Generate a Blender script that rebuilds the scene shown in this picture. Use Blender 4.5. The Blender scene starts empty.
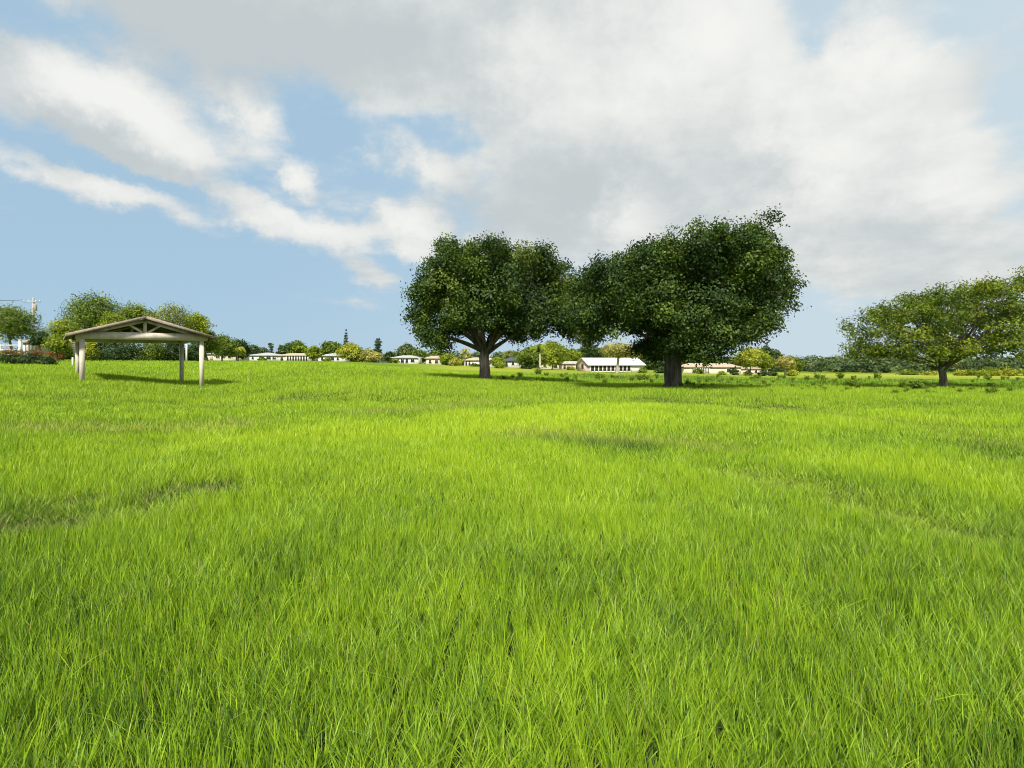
import bpy, math, random
import numpy as np

# ------------------------------------------------------------------ camera, sky, sun, exposure
scene = bpy.context.scene
COL = scene.collection
F_PX, CX, HORIZON, EYE = 589.0, 512.0, 361.0, 1.6      # focal length in pixels, image centre, horizon row, eye height

cam_data = bpy.data.cameras.new('camera')
cam_data.sensor_width = 36.0
cam_data.lens = 36.0 * F_PX / 1024.0
cam_data.shift_y = (HORIZON - 384.0) / 1024.0
cam_data.clip_start = 0.05
cam_data.clip_end = 12000.0
cam = bpy.data.objects.new('camera', cam_data)
cam.location = (0, 0, EYE)
cam.rotation_euler = (math.radians(90), 0, 0)
COL.objects.link(cam)
scene.camera = cam

scene.view_settings.view_transform = 'Standard'
scene.view_settings.look = 'None'
scene.view_settings.gamma = 1.0
scene.view_settings.use_curve_mapping = False
scene.view_settings.exposure = 0.7
scene.cycles.filter_width = 1.0

SUN_EL = math.radians(46.0)
SUN_AZ = math.radians(190.0)          # clockwise from +Y: behind the camera, a little to its left
SUN_STRENGTH = 4.2
SKY_STRENGTH = 0.1

sun_data = bpy.data.lights.new('sun', 'SUN')
sun_data.energy = SUN_STRENGTH
sun_data.angle = math.radians(6.0)
sun_data.color = (1.0, 0.94, 0.83)
sun = bpy.data.objects.new('sun', sun_data)
sun.rotation_euler = (math.radians(90) - SUN_EL, 0, -SUN_AZ + math.pi)
sun.location = (0, -20, 40)
COL.objects.link(sun)

world = bpy.data.worlds.new('World')
scene.world = world
world.use_nodes = True


class E:
    """a float socket with arithmetic, so shader maths reads like maths"""
    def __init__(self, nt, s): self.nt, self.s = nt, s
    def _op(self, op, *others):
        n = self.nt.nodes.new('ShaderNodeMath'); n.operation = op
        for i, o in enumerate((self,) + others):
            if isinstance(o, E): self.nt.links.new(o.s, n.inputs[i])
            else: n.inputs[i].default_value = o
        return E(self.nt, n.outputs[0])
    def __add__(self, o): return self._op('ADD', o)
    __radd__ = __add__
    def __sub__(self, o): return self._op('SUBTRACT', o)
    def __mul__(self, o): return self._op('MULTIPLY', o)
    __rmul__ = __mul__
    def __truediv__(self, o): return self._op('DIVIDE', o)
    def max(self, o): return self._op('MAXIMUM', o)
    def min(self, o): return self._op('MINIMUM', o)
    def smooth(self, a, b):
        n = self.nt.nodes.new('ShaderNodeMapRange'); n.interpolation_type = 'SMOOTHSTEP'; n.clamp = True
        self.nt.links.new(self.s, n.inputs[0]); n.inputs[1].default_value = a; n.inputs[2].default_value = b
        return E(self.nt, n.outputs[0])


def mixc(nt, fac, a, b, blend='MIX'):
    n = nt.nodes.new('ShaderNodeMix'); n.data_type = 'RGBA'; n.blend_type = blend; n.clamp_factor = True
    for i, o in ((0, fac), (6, a), (7, b)):
        if isinstance(o, E): nt.links.new(o.s, n.inputs[i])
        elif isinstance(o, bpy.types.NodeSocket): nt.links.new(o, n.inputs[i])
        elif i == 0: n.inputs[i].default_value = o
        else: n.inputs[i].default_value = (*o, 1)
    return n.outputs[2]


def noise(nt, vec, scale, detail=4, rough=0.55, dist=0.0, w=None):
    n = nt.nodes.new('ShaderNodeTexNoise'); n.noise_dimensions = '3D'
    n.inputs['Scale'].default_value = scale; n.inputs['Detail'].default_value = detail
    n.inputs['Roughness'].default_value = rough; n.inputs['Distortion'].default_value = dist
    if vec is not None: nt.links.new(vec, n.inputs['Vector'])
    return n


def az_el(u, v):
    """the direction in the sky seen at a pixel of the photograph, as azimuth and elevation"""
    X, Z = (u - CX) / F_PX, (HORIZON - v) / F_PX
    return math.atan2(X, 1.0), math.atan2(Z, math.hypot(X, 1.0))


def build_sky():
    nt = world.node_tree
    nt.nodes.clear()
    L = nt.links.new
    out = nt.nodes.new('ShaderNodeOutputWorld')
    bg = nt.nodes.new('ShaderNodeBackground'); bg.inputs[1].default_value = SKY_STRENGTH
    L(bg.outputs[0], out.inputs[0])
    sky = nt.nodes.new('ShaderNodeTexSky'); sky.sky_type = 'NISHITA'; sky.sun_disc = False
    sky.sun_elevation = SUN_EL; sky.sun_rotation = SUN_AZ
    sky.air_density = 1.0; sky.dust_density = 0.25; sky.ozone_density = 2.2; sky.altitude = 0
    tc = nt.nodes.new('ShaderNodeTexCoord'); gen = tc.outputs['Generated']
    sep = nt.nodes.new('ShaderNodeSeparateXYZ'); L(gen, sep.inputs[0])
    dx, dy, dz = (E(nt, sep.outputs[i]) for i in range(3))
    az = dx._op('ARCTAN2', dy)
    el = dz._op('ARCSINE')
    # cloud deck plane: features shrink and flatten towards the horizon
    h = dz.max(0.0) + 0.16
    pc = nt.nodes.new('ShaderNodeCombineXYZ'); L((dx / h).s, pc.inputs[0]); L((dy / h).s, pc.inputs[1])
    deck = pc.outputs[0]
    nA = noise(nt, deck, 1.1, 5, 0.55)
    nB = noise(nt, gen, 8.0, 9, 0.66)
    nC = noise(nt, deck, 3.4, 8, 0.62)
    sa = nt.nodes.new('ShaderNodeSeparateColor'); L(nA.outputs['Color'], sa.inputs[0])
    sb = nt.nodes.new('ShaderNodeSeparateColor'); L(nB.outputs['Color'], sb.inputs[0])
    wa = az + (E(nt, sb.outputs[0]) - 0.5) * 0.15 + (E(nt, sa.outputs[0]) - 0.5) * 0.03
    we = el + (E(nt, sb.outputs[1]) - 0.5) * 0.085 + (E(nt, sa.outputs[1]) - 0.5) * 0.02
    wv = nt.nodes.new('ShaderNodeCombineXYZ'); L(wa.s, wv.inputs[0]); L(we.s, wv.inputs[1])

    def blob(u1, v1, u2, v2, thick, gain):
        a1, e1 = az_el(u1, v1); a2, e2 = az_el(u2, v2)
        mp = nt.nodes.new('ShaderNodeMapping'); mp.vector_type = 'TEXTURE'
        mp.inputs['Location'].default_value = ((a1 + a2) / 2, (e1 + e2) / 2, 0)
        mp.inputs['Rotation'].default_value = (0, 0, math.atan2(e2 - e1, a2 - a1))
        t = thick / F_PX
        mp.inputs['Scale'].default_value = (math.hypot(a2 - a1, e2 - e1) / 2 + t * 0.7, t, 1)
        L(wv.outputs[0], mp.inputs[0])
        g = nt.nodes.new('ShaderNodeTexGradient'); g.gradient_type = 'SPHERICAL'
        L(mp.outputs[0], g.inputs[0])
        return E(nt, g.outputs['Fac']) * gain

    def total(rows):
        s = None
        for r in rows:
            b = blob(*r); s = b if s is None else s + b
        return s

    cover = total(CLOUD_COVER)
    gaps = total(CLOUD_GAPS)
    bright = total(CLOUD_BRIGHT)
    dark = total(CLOUD_DARK)
    fb = (E(nt, nB.outputs['Fac']) - 0.5) * 0.9 + (E(nt, nC.outputs['Fac']) - 0.5) * 1.0
    # away from the view the deck is broken cloud of its own
    aside = (az._op('ABSOLUTE') - 0.95).smooth(0.0, 0.5) * (E(nt, nA.outputs['Fac']) - 0.42) * 4.0
    over = (el - 0.62).smooth(0.0, 0.3) * 0.5
    dens = cover + aside.max(0.0) + over - gaps + fb * (cover * 1.3 + 0.15).min(0.85)
    cirrus = (E(nt, nC.outputs['Fac']) - 0.44).max(0.0) * 0.8 + (E(nt, nA.outputs['Fac']) - 0.48).max(0.0) * 0.5
    dens = dens + cirrus * el.smooth(0.02, 0.2)
    alpha = dens.smooth(0.05, 0.76)
    lum = (bright - dark + (E(nt, nB.outputs['Fac']) - 0.5) * 1.0 + (E(nt, nC.outputs['Fac']) - 0.5) * 0.8
           - alpha * 0.10 + 0.25)
    k = 1.0 / SKY_STRENGTH
    col = mixc(nt, lum.smooth(-0.25, 0.85), tuple(c * k for c in CLOUD_GREY), tuple(c * k for c in CLOUD_WHITE))
    # thin veil that pales the lower sky on the right, where the deck comes down to the horizon
    veil = (az * 0.85 + 0.46 - el * 0.35).smooth(0.0, 1.0) * 0.85
    low = mixc(nt, 0.95, sky.outputs[0], tuple(c * k for c in SKY_BLUE))
    clear = mixc(nt, veil, low, tuple(c * k for c in SKY_VEIL))
    up = dz.smooth(-0.02, 0.0)
    fin = mixc(nt, alpha * 0.93 * up, clear, col)
    L(fin, bg.inputs[0])
    world.cycles.sampling_method = 'MANUAL'
    world.cycles.sample_map_resolution = 512


CLOUD_GREY = (0.345, 0.372, 0.378)
CLOUD_WHITE = (0.575, 0.572, 0.545)
SKY_BLUE = (0.235, 0.345, 0.442)
SKY_VEIL = (0.38, 0.446, 0.482)
#               u1   v1   u2   v2  thick gain
CLOUD_COVER = [
    (420, 20, 1000, 10, 120, 1.2), (560, 110, 1000, 140, 130, 1.2), (280, 0, 700, 60, 80, 0.9),
    (640, 190, 1010, 190, 90, 1.0), (480, 165, 720, 190, 80, 0.8), (90, -25, 520, 20, 85, 0.95),
    (-10, 72, 225, 158, 46, 1.05), (-60, 45, 50, 75, 40, 0.7), (-20, 150, 205, 218, 19, 1.15), (236, 98, 276, 142, 30, 0.75),
    (215, 198, 300, 232, 24, 0.9), (280, 222, 390, 243, 24, 0.95), (392, 218, 440, 240, 30, 1.05), (298, 168, 318, 190, 18, 0.6),
    (330, 255, 400, 285, 16, 0.9), (385, 150, 470, 195, 36, 0.8), (200, 110, 430, 160, 90, 0.28), (0, 15, 260, 60, 70, 0.45), (300, 60, 480, 130, 70, 0.35), (240, 170, 440, 215, 40, 0.25), (605, 208, 640, 235, 36, 0.9),
    (430, 245, 640, 225, 60, 0.8), (820, 255, 1080, 240, 44, 0.85), (820, 288, 1080, 276, 34, 0.65), (560, 250, 900, 262, 40, 0.45),
    (-40, -70, 300, -30, 60, 0.6), (60, 105, 260, 190, 40, 0.35), (300, 296, 400, 300, 14, 0.4),
]
CLOUD_GAPS = [
    (785, 5, 845, 60, 56, 1.25), (890, 30, 1010, 8, 40, 0.8), (1000, 60, 1040, 160, 40, 0.6),
    (270, 110, 400, 150, 80, 0.5), (395, 105, 480, 130, 40, 0.4), (990, 225, 1030, 215, 30, 0.6),
    (830, 240, 900, 250, 26, 0.4), (0, 0, 100, 20, 60, 0.2), (0, 130, 205, 196, 11, 0.75), (215, 170, 290, 195, 14, 0.4), (-20, 250, 330, 300, 60, 0.3),
]
CLOUD_BRIGHT = [
    (560, 60, 760, 60, 110, 0.40), (690, 20, 770, 40, 60, 0.35), (800, 110, 900, 200, 90, 0.5), (620, 200, 640, 220, 40, 0.6),
    (10, 55, 225, 150, 30, 0.9), (0, 155, 205, 213, 18, 0.6), (220, 205, 390, 240, 24, 0.6), (398, 215, 440, 235, 26, 0.6),
    (400, 160, 450, 180, 26, 0.5), (245, 100, 275, 135, 28, 0.5), (930, 180, 1020, 190, 70, 0.3), (880, 40, 930, 70, 50, 0.4),
    (510, 60, 570, 110, 60, 0.3), (300, 172, 316, 186, 16, 0.5),
]
CLOUD_DARK = [
    (0, 118, 200, 178, 34, 0.7), (150, 20, 460, 60, 60, 0.40), (520, 150, 700, 200, 60, 0.30), (430, 200, 600, 215, 50, 0.35),
    (820, 235, 1010, 225, 24, 0.3), (720, 150, 780, 190, 40, 0.25), (0, 10, 300, 40, 60, 0.3),
]
build_sky()


# ------------------------------------------------------------------ helpers
def tag(o, label=None, cat=None, group=None, kind=None):
    if label: o['label'] = label
    if cat: o['category'] = cat
    if group: o['group'] = group
    if kind: o['kind'] = kind
    return o


def empty(name, loc, rz=0.0, label=None, cat=None, group=None):
    o = bpy.data.objects.new(name, None)
    o.empty_display_size = 0.3
    o.location = loc; o.rotation_euler = (0, 0, rz)
    COL.objects.link(o)
    return tag(o, label, cat, group)


def link_mesh(name, verts, faces, mat, parent=None, smooth=False, attrs=None):
    """faces: one int array (n,3) or (n,4), or a list of index tuples"""
    me = bpy.data.meshes.new(name)
    v = np.asarray(verts, dtype=np.float32).reshape(-1, 3)
    me.vertices.add(len(v)); me.vertices.foreach_set('co', v.ravel())
    if isinstance(faces, np.ndarray):
        n, k = faces.shape
        idx = faces.astype(np.int32).ravel()
        starts = np.arange(n, dtype=np.int32) * k
    else:
        lens = [len(f) for f in faces]
        idx = np.array([i for f in faces for i in f], dtype=np.int32)
        starts = np.concatenate([[0], np.cumsum(lens)[:-1]]).astype(np.int32); n = len(lens)
    me.loops.add(len(idx)); me.loops.foreach_set('vertex_index', idx)
    me.polygons.add(n); me.polygons.foreach_set('loop_start', starts)
    if smooth: me.polygons.foreach_set('use_smooth', np.ones(n, dtype=bool))
    for k_, a in (attrs or {}).items():
        at = me.attributes.new(k_, 'FLOAT', 'POINT'); at.data.foreach_set('value', np.asarray(a, dtype=np.float32))
    me.materials.append(mat)
    me.update(calc_edges=True)
    o = bpy.data.objects.new(name, me)
    COL.objects.link(o)
    if parent: o.parent = parent
    return o


class MB:
    """collects boxes, tubes and polygons into one mesh"""
    def __init__(self): self.v, self.f = [], []
    def poly(self, pts):
        b = len(self.v); self.v += [tuple(p) for p in pts]; self.f.append(tuple(range(b, b + len(pts)))); return self
    def box(self, x0, x1, y0, y1, z0, z1):
        b = len(self.v)
        self.v += [(x, y, z) for z in (z0, z1) for y in (y0, y1) for x in (x0, x1)]
        for q in ((0, 2, 3, 1), (4, 5, 7, 6), (0, 1, 5, 4), (2, 6, 7, 3), (0, 4, 6, 2), (1, 3, 7, 5)):
            self.f.append(tuple(b + i for i in q))
        return self
    def beam(self, p, q, w, h, up=(0, 0, 1)):
        """a square timber from p to q, w wide and h deep"""
        p, q, up = np.array(p, float), np.array(q, float), np.array(up, float)
        d = q - p; d /= np.linalg.norm(d)
        s = np.cross(d, up); s /= np.linalg.norm(s); t = np.cross(s, d)
        b = len(self.v)
        for c in (p, q):
            for a, e in ((-1, -1), (1, -1), (1, 1), (-1, 1)):
                self.v.append(tuple(c + s * a * w / 2 + t * e * h / 2))
        for f in ((3, 2, 1, 0), (4, 5, 6, 7), (0, 1, 5, 4), (1, 2, 6, 5), (2, 3, 7, 6), (3, 0, 4, 7)):
            self.f.append(tuple(b + i for i in f))
        return self
    def tube(self, pts, radii, n=8, cap=True):
        pts = [np.array(p, float) for p in pts]
        b = len(self.v)
        ref = np.array((0.3, 0.95, 0.1))
        for i, p in enumerate(pts):
            d = pts[min(i + 1, len(pts) - 1)] - pts[max(i - 1, 0)]
            d /= (np.linalg.norm(d) + 1e-9)
            s = np.cross(d, ref)
            if np.linalg.norm(s) < 0.1: s = np.cross(d, (1, 0, 0))
            s /= np.linalg.norm(s); t = np.cross(s, d)
            for k in range(n):
                a = 2 * math.pi * k / n
                self.v.append(tuple(p + radii[i] * (math.cos(a) * s + math.sin(a) * t)))
        for i in range(len(pts) - 1):
            for k in range(n):
                k2 = (k + 1) % n
                self.f.append((b + i * n + k, b + i * n + k2, b + (i + 1) * n + k2, b + (i + 1) * n + k))
        if cap:
            self.f.append(tuple(b + k for k in reversed(range(n))))
            self.f.append(tuple(b + (len(pts) - 1) * n + k for k in range(n)))
        return self
    def build(self, name, mat, parent=None, smooth=False):
        return link_mesh(name, self.v, self.f, mat, parent, smooth)


_lat = np.random.RandomState(7).rand(256, 256)


def vnoise(x, y, scale, seed=0):
    x = np.asarray(x, float) / scale + seed * 37.31; y = np.asarray(y, float) / scale + seed * 71.77
    xi, yi = np.floor(x).astype(int), np.floor(y).astype(int)
    fx, fy = x - xi, y - yi
    fx, fy = fx * fx * (3 - 2 * fx), fy * fy * (3 - 2 * fy)
    g = lambda a, b: _lat[a & 255, b & 255]
    return (g(xi, yi) * (1 - fx) + g(xi + 1, yi) * fx) * (1 - fy) + (g(xi, yi + 1) * (1 - fx) + g(xi + 1, yi + 1) * fx) * fy


def fbm(x, y, scale, seed=0, oct=3):
    s = 0; a = 1; t = 0
    for i in range(oct):
        s = s + a * vnoise(x, y, scale / 2 ** i, seed + i * 3); t += a; a *= 0.55
    return s / t


# ------------------------------------------------------------------ lie of the land
G_U = np.array([0, 80, 200, 300, 400, 480, 600, 674, 760, 850, 943, 1024], float)
G_D = np.array([6, 14, 22, 28, 35, 45, 60, 80, 120, 200, 400, 800, 3000], float)
G_Z = np.array([
    # 6    14    22    28    35    45    60    80   120   200   400   800   3000
    [0.05, 0.15, 0.35, 0.50, 0.75, 1.10, 1.40, 1.80, 2.20, 2.40, 1.5, 0.0, -8],
    [0.00, 0.08, 0.18, 0.30, 0.62, 0.95, 1.25, 1.62, 1.85, 2.00, 1.0, 0.0, -8],
    [0.00, 0.00, -.05, -.10, -.02, 0.15, 0.75, 1.40, 1.40, 1.75, 0.0, -1., -8],
    [0.00, 0.02, 0.08, 0.22, 0.48, 0.80, 1.20, 1.42, 1.10, 1.60, -1., -3., -8],
    [0.00, 0.03, 0.10, 0.22, 0.40, 0.62, 0.78, 0.60, 0.30, 0.75, -2., -4., -8],
    [0.00, 0.02, 0.05, 0.10, 0.16, 0.21, 0.10, -.15, -.30, -.20, -3., -5., -8],
    [0.00, 0.00, 0.00, 0.00, -.05, -.20, -.42, -.60, -.90, -1.6, -4., -6., -8],
    [0.00, 0.00, 0.00, 0.00, -.02, -.25, -.50, -.80, -1.2, -2.2, -4.5, -6., -8],
    [0.00, 0.00, 0.00, -.02, -.08, -.32, -.65, -1.0, -1.7, -3.0, -5.3, -7., -8],
    [0.00, 0.00, -.03, -.10, -.25, -.50, -.85, -1.2, -1.9, -3.3, -6.0, -7., -8],
    [0.00, 0.00, -.05, -.14, -.28, -.46, -.85, -1.2, -1.9, -3.4, -6.0, -7., -8],
    [0.00, 0.00, -.08, -.18, -.35, -.55, -.90, -1.2, -1.9, -3.4, -6.0, -7., -8]])
_G_AZ = np.arctan((G_U - CX) / F_PX)
_G_LD = np.log(G_D)


def _hermite(P, k, t):
    n = P.shape[-1]
    p0, p1, p2, p3 = (np.take_along_axis(P, np.clip(k + j, 0, n - 1)[..., None], -1)[..., 0] for j in (-1, 0, 1, 2))
    m1, m2 = (p2 - p0) / 2, (p3 - p1) / 2
    t2, t3 = t * t, t * t * t
    return (2 * t3 - 3 * t2 + 1) * p1 + (t3 - 2 * t2 + t) * m1 + (-2 * t3 + 3 * t2) * p2 + (t3 - t2) * m2


def gz(x, y):
    x = np.atleast_1d(np.asarray(x, float)); y = np.atleast_1d(np.asarray(y, float))
    r = np.hypot(x, y) + 1e-6
    az = np.arctan2(x, y)
    q = r * np.cos(np.clip(az, -0.85, 0.85))
    ld = np.clip(np.log(q), _G_LD[0], _G_LD[-1])
    a = np.clip(az, _G_AZ[0], _G_AZ[-1])
    ia = np.clip(np.searchsorted(_G_AZ, a, side='right') - 1, 0, len(_G_AZ) - 2)
    ta = (a - _G_AZ[ia]) / (_G_AZ[ia + 1] - _G_AZ[ia])
    il = np.clip(np.searchsorted(_G_LD, ld, side='right') - 1, 0, len(_G_LD) - 2)
    tl = (ld - _G_LD[il]) / (_G_LD[il + 1] - _G_LD[il])
    rows = [_hermite(G_Z[np.clip(ia + j, 0, len(G_U) - 1)], il, tl) for j in (-1, 0, 1, 2)]
    z = _hermite(np.stack(rows, -1), np.ones_like(ia), ta)
    side = np.clip((np.abs(az) - 0.9) / 1.6, 0, 1); side = side * side * (3 - 2 * side)
    z = z * (1 - side)
    near = np.clip((r - 2.0) / 6.0, 0, 1)
    z = z + (vnoise(x, y, 2.3, 1) - 0.5) * 0.07 * near + (vnoise(x, y, 7.0, 2) - 0.5) * 0.12 * near
    return z


def g1(x, y): return float(gz(x, y)[0])


def at(u, d):
    """ground point at distance d straight ahead, seen in image column u"""
    x = (u - CX) / F_PX * d
    return x, d, g1(x, d)


def zpx(v, d): return EYE + (HORIZON - v) / F_PX * d        # height at distance d of image row v


# ------------------------------------------------------------------ materials
MATS = {}


def new_mat(name):
    m = bpy.data.materials.new(name); m.use_nodes = True
    nt = m.node_tree; nt.nodes.clear()
    out = nt.nodes.new('ShaderNodeOutputMaterial')
    MATS[name] = m
    return m, nt, out


def leaf_mat(name, dark, mid, light, trans=0.30, gloss=0.02, rough=0.55):
    m, nt, out = new_mat(name)
    L = nt.links.new
    at_ = nt.nodes.new('ShaderNodeAttribute'); at_.attribute_name = 'tint'
    ramp = nt.nodes.new('ShaderNodeValToRGB')
    el = ramp.color_ramp.elements
    el[0].position = 0.08; el[0].color = (*dark, 1); el[1].position = 0.95; el[1].color = (*light, 1)
    e = el.new(0.5); e.color = (*mid, 1)
    L(at_.outputs['Fac'], ramp.inputs[0])
    df = nt.nodes.new('ShaderNodeBsdfDiffuse'); tr = nt.nodes.new('ShaderNodeBsdfTranslucent'); gl = nt.nodes.new('ShaderNodeBsdfGlossy')
    gl.inputs['Roughness'].default_value = rough; gl.inputs['Color'].default_value = (0.9, 0.95, 0.85, 1)
    L(ramp.outputs[0], df.inputs[0])
    L(mixc(nt, 1.0, ramp.outputs[0], (1.15, 1.1, 0.55), 'MULTIPLY'), tr.inputs[0])
    m1 = nt.nodes.new('ShaderNodeMixShader'); m1.inputs[0].default_value = trans
    L(df.outputs[0], m1.inputs[1]); L(tr.outputs[0], m1.inputs[2])
    m2 = nt.nodes.new('ShaderNodeMixShader'); m2.inputs[0].default_value = gloss
    L(m1.outputs[0], m2.inputs[1]); L(gl.outputs[0], m2.inputs[2])
    L(m2.outputs[0], out.inputs[0])
    return m


def solid_mat(name, a, b, scale=3.0, rough=0.8, stretch=(1, 1, 1), bump=0.0, metal=0.0, detail=5, c=None, cscale=0.6):
    """two-tone weathered surface: noise between a and b in object space, optional stains c"""
    m, nt, out = new_mat(name)
    L = nt.links.new
    tc = nt.nodes.new('ShaderNodeTexCoord')
    mp = nt.nodes.new('ShaderNodeMapping'); mp.inputs['Scale'].default_value = stretch
    L(tc.outputs['Object'], mp.inputs[0])
    n = noise(nt, mp.outputs[0], scale, detail, 0.6)
    col = mixc(nt, E(nt, n.outputs['Fac']).smooth(0.3, 0.7), a, b)
    if c:
        n2 = noise(nt, tc.outputs['Object'], cscale, 4, 0.6)
        col = mixc(nt, E(nt, n2.outputs['Fac']).smooth(0.52, 0.72) * 0.8, col, c)
    p = nt.nodes.new('ShaderNodeBsdfPrincipled')
    p.inputs['Roughness'].default_value = rough; p.inputs['Metallic'].default_value = metal
    L(col, p.inputs['Base Color'])
    if bump:
        b_ = nt.nodes.new('ShaderNodeBump'); b_.inputs['Strength'].default_value = bump; b_.inputs['Distance'].default_value = 0.03
        L(n.outputs['Fac'], b_.inputs['Height']); L(b_.outputs[0], p.inputs['Normal'])
    L(p.outputs[0], out.inputs[0])
    return m


def ground_mat():
    m, nt, out = new_mat('meadow_ground')
    L = nt.links.new
    tc = nt.nodes.new('ShaderNodeTexCoord'); P = tc.outputs['Object']
    n1 = noise(nt, P, 0.05, 6, 0.6); n2 = noise(nt, P, 0.9, 6, 0.65); n3 = noise(nt, P, 14.0, 4, 0.7)
    base = mixc(nt, E(nt, n1.outputs['Fac']).smooth(0.35, 0.65), (0.112, 0.188, 0.008), (0.172, 0.235, 0.012))
    base = mixc(nt, E(nt, n2.outputs['Fac']).smooth(0.45, 0.75) * 0.6, base, (0.065, 0.125, 0.012))
    base = mixc(nt, E(nt, n3.outputs['Fac']).smooth(0.5, 0.8) * 0.45, base, (0.045, 0.075, 0.014))
    at_ = nt.nodes.new('ShaderNodeAttribute'); at_.attribute_name = 'painted_sun'
    base = mixc(nt, E(nt, at_.outputs['Fac']), base, (0.30, 0.33, 0.035))  # sunlight on the far strip, painted in as a yellower ground colour
    th = nt.nodes.new('ShaderNodeAttribute'); th.attribute_name = 'thatch'
    base = mixc(nt, E(nt, th.outputs['Fac']), base, mixc(nt, E(nt, n2.outputs['Fac']).smooth(0.4, 0.65), (0.030, 0.042, 0.012), (0.050, 0.075, 0.012)))
    bmp = nt.nodes.new('ShaderNodeBump'); bmp.inputs['Strength'].default_value = 0.6; bmp.inputs['Distance'].default_value = 0.05
    L(n3.outputs['Fac'], bmp.inputs['Height'])
    p = nt.nodes.new('ShaderNodeBsdfPrincipled'); p.inputs['Roughness'].default_value = 0.9
    p.inputs['Specular IOR Level'].default_value = 0.1
    L(base, p.inputs['Base Color']); L(bmp.outputs[0], p.inputs['Normal'])
    L(p.outputs[0], out.inputs[0])
    return m


def grass_mat():
    m, nt, out = new_mat('grass_blades')
    L = nt.links.new
    a1 = nt.nodes.new('ShaderNodeAttribute'); a1.attribute_name = 'tint'
    a2 = nt.nodes.new('ShaderNodeAttribute'); a2.attribute_name = 'dry'
    ramp = nt.nodes.new('ShaderNodeValToRGB'); el = ramp.color_ramp.elements
    el[0].position = 0.0; el[0].color = (0.036, 0.105, 0.020, 1)
    el[1].position = 1.0; el[1].color = (0.400, 0.540, 0.024, 1)
    e = el.new(0.5); e.color = (0.245, 0.400, 0.017, 1)
    L(a1.outputs['Fac'], ramp.inputs[0])
    col = mixc(nt, E(nt, a2.outputs['Fac']), ramp.outputs[0], (0.36, 0.31, 0.12))
    df = nt.nodes.new('ShaderNodeBsdfDiffuse'); tr = nt.nodes.new('ShaderNodeBsdfTranslucent'); gl = nt.nodes.new('ShaderNodeBsdfGlossy')
    gl.inputs['Roughness'].default_value = 0.5; gl.inputs['Color'].default_value = (0.9, 1.0, 0.85, 1)
    L(col, df.inputs[0]); L(mixc(nt, 1.0, col, (1.25, 1.2, 0.5), 'MULTIPLY'), tr.inputs[0])
    m1 = nt.nodes.new('ShaderNodeMixShader'); m1.inputs[0].default_value = 0.35
    L(df.outputs[0], m1.inputs[1]); L(tr.outputs[0], m1.inputs[2])
    m2 = nt.nodes.new('ShaderNodeMixShader'); m2.inputs[0].default_value = 0.018
    L(m1.outputs[0], m2.inputs[1]); L(gl.outputs[0], m2.inputs[2])
    L(m2.outputs[0], out.inputs[0])
    return m


M_GROUND = ground_mat(); M_GRASS = grass_mat()
M_OAK = leaf_mat('oak_leaf', (0.015, 0.038, 0.008), (0.042, 0.086, 0.011), (0.130, 0.185, 0.018), 0.26)
M_LIME = leaf_mat('lime_leaf', (0.095, 0.140, 0.012), (0.220, 0.290, 0.018), (0.400, 0.450, 0.030), 0.38)
M_FIELD = leaf_mat('field_tree_leaf', (0.045, 0.085, 0.010), (0.110, 0.168, 0.012), (0.290, 0.340, 0.022), 0.34)
M_GREEN = leaf_mat('green_leaf', (0.050, 0.090, 0.012), (0.120, 0.185, 0.017), (0.250, 0.310, 0.026), 0.33)
M_DARK = leaf_mat('dark_leaf', (0.016, 0.036, 0.012), (0.040, 0.078, 0.018), (0.090, 0.140, 0.026), 0.2)
M_YELLOW = leaf_mat('yellow_leaf', (0.130, 0.165, 0.014), (0.290, 0.330, 0.024), (0.470, 0.470, 0.050), 0.35)
M_TAN = leaf_mat('tan_leaf', (0.170, 0.170, 0.035), (0.330, 0.320, 0.080), (0.500, 0.470, 0.150), 0.3)
M_PALE = leaf_mat('pale_leaf', (0.110, 0.150, 0.035), (0.210, 0.250, 0.060), (0.340, 0.370, 0.110), 0.35)
M_RED = leaf_mat('red_leaf', (0.110, 0.070, 0.015), (0.250, 0.105, 0.024), (0.340, 0.170, 0.040), 0.3)
M_FAR = leaf_mat('far_leaf', (0.048, 0.080, 0.034), (0.092, 0.138, 0.050), (0.180, 0.225, 0.070), 0.2)
M_BARK = solid_mat('bark', (0.055, 0.045, 0.036), (0.19, 0.165, 0.135), 7, 0.9, (1, 1, 0.16), 0.8)
M_PALEBARK = solid_mat('pale_bark', (0.26, 0.23, 0.18), (0.46, 0.42, 0.34), 5, 0.9, (1, 1, 0.4), 0.5)
M_CREAM_WOOD = solid_mat('cream_timber', (0.55, 0.485, 0.39), (0.67, 0.60, 0.50), 4, 0.7, (1, 1, 0.15), 0.25, c=(0.40, 0.33, 0.25), cscale=1.6)
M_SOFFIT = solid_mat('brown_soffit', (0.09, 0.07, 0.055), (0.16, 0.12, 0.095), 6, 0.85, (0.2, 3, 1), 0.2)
M_FASCIA = solid_mat('brown_shingle', (0.20, 0.155, 0.12), (0.32, 0.26, 0.21), 9, 0.9, (1, 1, 1), 0.4)
M_CREAM = solid_mat('cream_stucco', (0.50, 0.45, 0.33), (0.60, 0.55, 0.42), 0.8, 0.85)
M_WHITE = solid_mat('white_paint', (0.58, 0.57, 0.53), (0.68, 0.67, 0.63), 1.0, 0.7)
M_PINK = solid_mat('pink_stucco', (0.46, 0.33, 0.28), (0.55, 0.41, 0.35), 0.9, 0.85)
M_GREYWALL = solid_mat('grey_stucco', (0.40, 0.40, 0.38), (0.52, 0.51, 0.48), 0.9, 0.85)
M_R_GREY = solid_mat('grey_shingle', (0.30, 0.31, 0.33), (0.42, 0.42, 0.42), 2.0, 0.85)
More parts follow.
